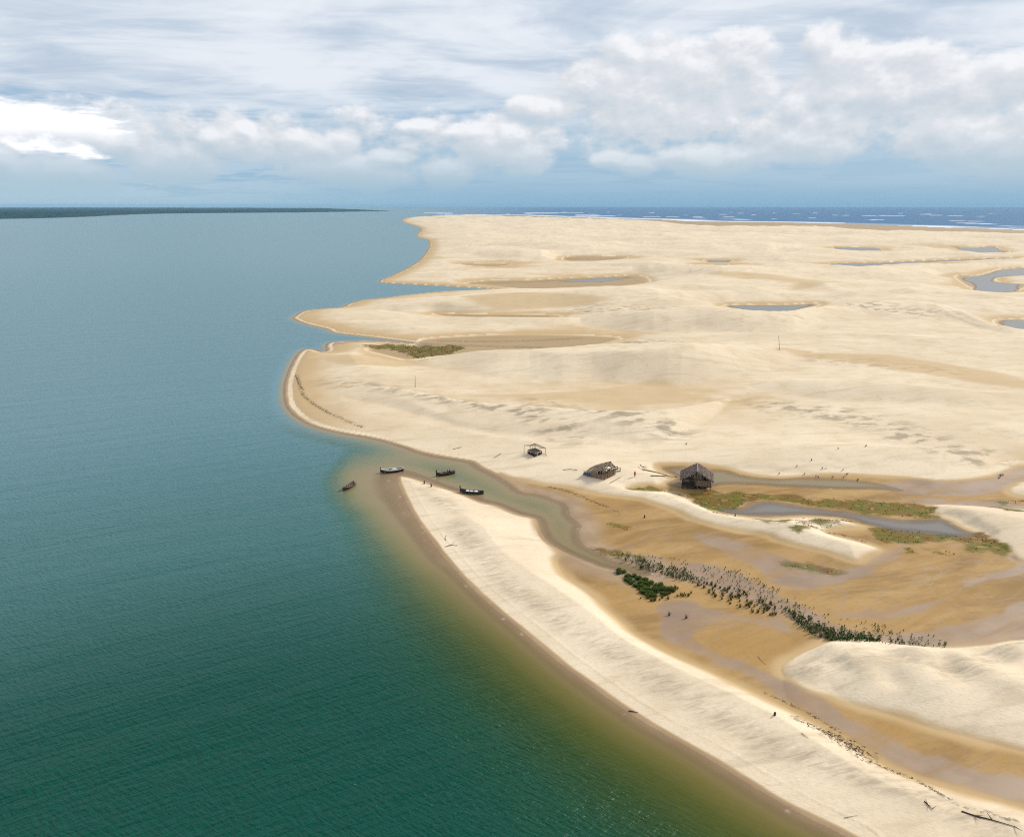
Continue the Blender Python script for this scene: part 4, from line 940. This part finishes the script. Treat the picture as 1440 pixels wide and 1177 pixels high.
# ------------------------------------------------------------------ sky, sun, air
SUN_AZ, SUN_EL = R(56), R(32)
def world():
    w = bpy.data.worlds.new('World'); SC.world = w; w.use_nodes = True; t = NT(w.node_tree); bg = t.n['Background']
    STR = .1; bg.inputs['Strength'].default_value = STR
    sky = t.add('ShaderNodeTexSky', sky_type='NISHITA'); sky.sun_disc = False; sky.sun_elevation = SUN_EL; sky.sun_rotation = SUN_AZ
    d = t.vm('NORMALIZE', t.add('ShaderNodeTexCoord').outputs['Generated'])
    sp = t.add('ShaderNodeSeparateXYZ'); t.put(sp.inputs[0], d)
    az = t.m('ARCTAN2', sp.outputs[0], sp.outputs[1]); el = t.m('ARCSINE', sp.outputs[2])
    cb = t.add('ShaderNodeCombineXYZ'); t.put(cb.inputs[0], az); t.put(cb.inputs[1], el); ae = cb.outputs[0]
    def AE(px, py):
        x, y, z = rays(px, py); return math.atan2(x, y), math.asin(z/math.sqrt(x*x+y*y+z*z))
    BL = [(930,135,185,85),(905,85,70,48),(1040,80,62,50),(985,110,110,62),(850,118,72,45),(760,150,55,26),
          (1235,118,160,72),(1160,62,38,40),(1185,92,72,52),(1330,122,115,58),(1425,100,90,40),
          (1145,185,135,52),(1120,152,34,30),(1172,160,38,30),(1350,190,120,60),(1440,200,90,80),
          (735,222,58,32),(858,224,34,16),(895,232,46,18),(1000,222,95,30),
          (450,205,72,26),(425,196,44,22),(478,196,40,22),(340,200,62,34),(345,182,24,20),(300,192,30,18),(235,225,90,42),(160,200,55,24),(60,250,150,40),(0,225,40,30),(500,240,110,34),(545,222,50,16),
          (628,240,46,30),(690,210,66,40),(665,185,60,18),(590,178,44,16),(720,190,40,24)]
    def puff(v, wamp, seed):
        n = t.noise(t.vm('MULTIPLY_ADD', v, (1, 1.6, 1), (seed, 0, 0)), 19, 6, .58)
        sv = t.add('ShaderNodeSeparateXYZ'); t.put(sv.inputs[0], v)
        bl = t.m('DIVIDE', t.m('SUBTRACT', sv.outputs[1], R(4.6)), R(2.9)); q = t.m('MULTIPLY_ADD', bl, bl, .62)
        for cx, cy, rx, ry in BL:
            a, e = AE(cx, cy); a2, _ = AE(cx+rx, cy); _, e2 = AE(cx, cy-ry); ra, re = a2-a, e2-e
            u = t.vm('MULTIPLY_ADD', v, (1/ra, 1/re, 0), (-a/ra, -e/re, 0)); dd = t.vm('DOT_PRODUCT', u, u)
            q = dd if q is None else t.m('SMOOTH_MIN', q, dd, .25)
        return t.m('ADD', t.m('SUBTRACT', 1.0, q), t.m('MULTIPLY', t.m('SUBTRACT', n, .5), wamp))
    F0 = puff(ae, 2.1, 3.1)
    F1 = puff(t.vm('ADD', ae, (.006, .012, 0)), 2.1, 3.1)
    mask = t.ss(-.04, .55, F0)
    lit = t.m('MULTIPLY_ADD', t.m('SUBTRACT', F0, F1), .74, .50, clamp=True)
    K = 1/STR
    def C(r, g, b, k=1): return (r*K*k, g*K*k, b*K*k)
    # layered stratus, seen as a plane far overhead
    pl = t.m('MAXIMUM', t.m('ADD', sp.outputs[2], .07), .03)
    cv = t.add('ShaderNodeCombineXYZ'); t.put(cv.inputs[0], t.m('DIVIDE', sp.outputs[0], pl)); t.put(cv.inputs[1], t.m('DIVIDE', sp.outputs[1], pl))
    s1 = t.noise(t.xf(cv.outputs[0], R(12), (1.0, 1.0, 1)), .85, 7, .58, .6); s2 = t.noise(t.xf(cv.outputs[0], R(-6), (.8, 1.5, 1)), 1.9, 6, .6, .8)
    st = t.m('ADD', t.m('MULTIPLY', s1, .7), t.m('MULTIPLY', s2, .3))
    base = t.mix(t.ss(.38, .60, st), C(.51, .61, .735), C(.80, .85, .915))
    base = t.mix(t.m('MULTIPLY', t.ss(.56, .70, st), t.ss(R(9), R(14), el)), base, C(.93, .96, 1.0))
    base = t.mix(t.m('MULTIPLY', t.ss(R(7.0), R(3.2), el), .75), base, C(.50, .635, .75))
    # blue gaps between the low clouds, real sky colour mixed in
    blue = t.mix(.12, C(.25, .47, .68), sky.outputs[0])
    gap = t.m('MULTIPLY', t.ss(.58, .42, t.m('MULTIPLY_ADD', t.ss(R(4), R(11), el), .30, st)), .7)
    lowgap = t.m('MULTIPLY', t.ss(R(8), R(4), el), t.m('MULTIPLY_ADD', t.ss(R(-22), R(-6), az), .3, .3))
    base = t.mix(t.m('MAXIMUM', gap, lowgap), base, blue)
    # bright break in the overcast at the left
    a, e = AE(30, 182); a2, _ = AE(215, 182); _, e2 = AE(30, 138)
    u = t.vm('MULTIPLY_ADD', ae, (1/(a2-a), 1/(e2-e), 0), (-a/(a2-a), -e/(e2-e), 0))
    hn = t.noise(t.vm('MULTIPLY', ae, (1, 5, 1)), 18, 5, .6)
    ho = t.m('ADD', t.m('SUBTRACT', 1.0, t.vm('DOT_PRODUCT', u, u)), t.m('MULTIPLY', t.m('SUBTRACT', hn, .5), 2.2))
    base = t.mix(t.ss(.0, .65, ho), base, C(1.3, 1.27, 1.3))
    mask = t.m('MULTIPLY', mask, t.m('SUBTRACT', 1.0, t.m('MULTIPLY', t.ss(.0, .6, ho), t.ss(R(3.6), R(5.2), el))))
    # cumulus
    cum = t.ramp(lit, [(.0, (.56, .64, .72)), (.35, (.66, .71, .765)), (.6, (.75, .775, .815)), (.95, (.93, .94, .965))])
    cum = t.vm('MULTIPLY', cum, (K, K, K))
    cum = t.mix(t.ss(R(5.0), R(.8), el), cum, C(.43, .575, .68))
    base = t.mix(t.m('MULTIPLY', mask, .93), base, cum)
    # thick low air
    hz = t.m('MULTIPLY', t.ss(R(2.2), R(-.2), el), .95)
    hcol = t.mix(t.ss(R(-30), R(5), az), C(.42, .59, .69), C(.265, .465, .63))
    base = t.mix(hz, base, hcol)
    # the overcast is brighter overhead
    over = t.mix(t.ss(.35, .65, st), C(.56, .62, .70), C(.86, .88, .92))
    base = t.mix(t.ss(R(17), R(42), el), base, over)
    t.put(bg.inputs['Color'], base)
    sl = bpy.data.lights.new('sun', 'SUN'); sl.energy = 4.5; sl.angle = R(13); sl.color = (1, .95, .86)
    so = bpy.data.objects.new('sun', sl); COL.objects.link(so)
    dv = Vector((math.sin(SUN_AZ)*math.cos(SUN_EL), math.cos(SUN_AZ)*math.cos(SUN_EL), math.sin(SUN_EL)))
    so.rotation_euler = dv.to_track_quat('Z', 'Y').to_euler()
world()
def haze():
    m = bpy.data.materials.new('haze_air'); m.use_nodes = True; nt = m.node_tree
    for n in list(nt.nodes):
        if n.type == 'BSDF_PRINCIPLED': nt.nodes.remove(n)
    pv = nt.nodes.new('ShaderNodeVolumePrincipled'); pv.inputs['Density'].default_value = 2.8e-5; pv.inputs['Color'].default_value = (.36, .62, .86, 1); pv.inputs['Anisotropy'].default_value = .0
    nt.links.new(pv.outputs[0], nt.nodes['Material Output'].inputs['Volume'])
    o = MB().box((0, 0, 47), (100000, 100000, 114)).build('haze', m); tag(o, 'thin blue sea air over the whole estuary', 'haze', kind='stuff')
haze()
SC.cycles.use_denoising = False; SC.cycles.filter_width = 1.1
vs = SC.view_settings; vs.view_transform = 'Standard'; vs.look = 'None'; vs.exposure = 0; vs.gamma = 1
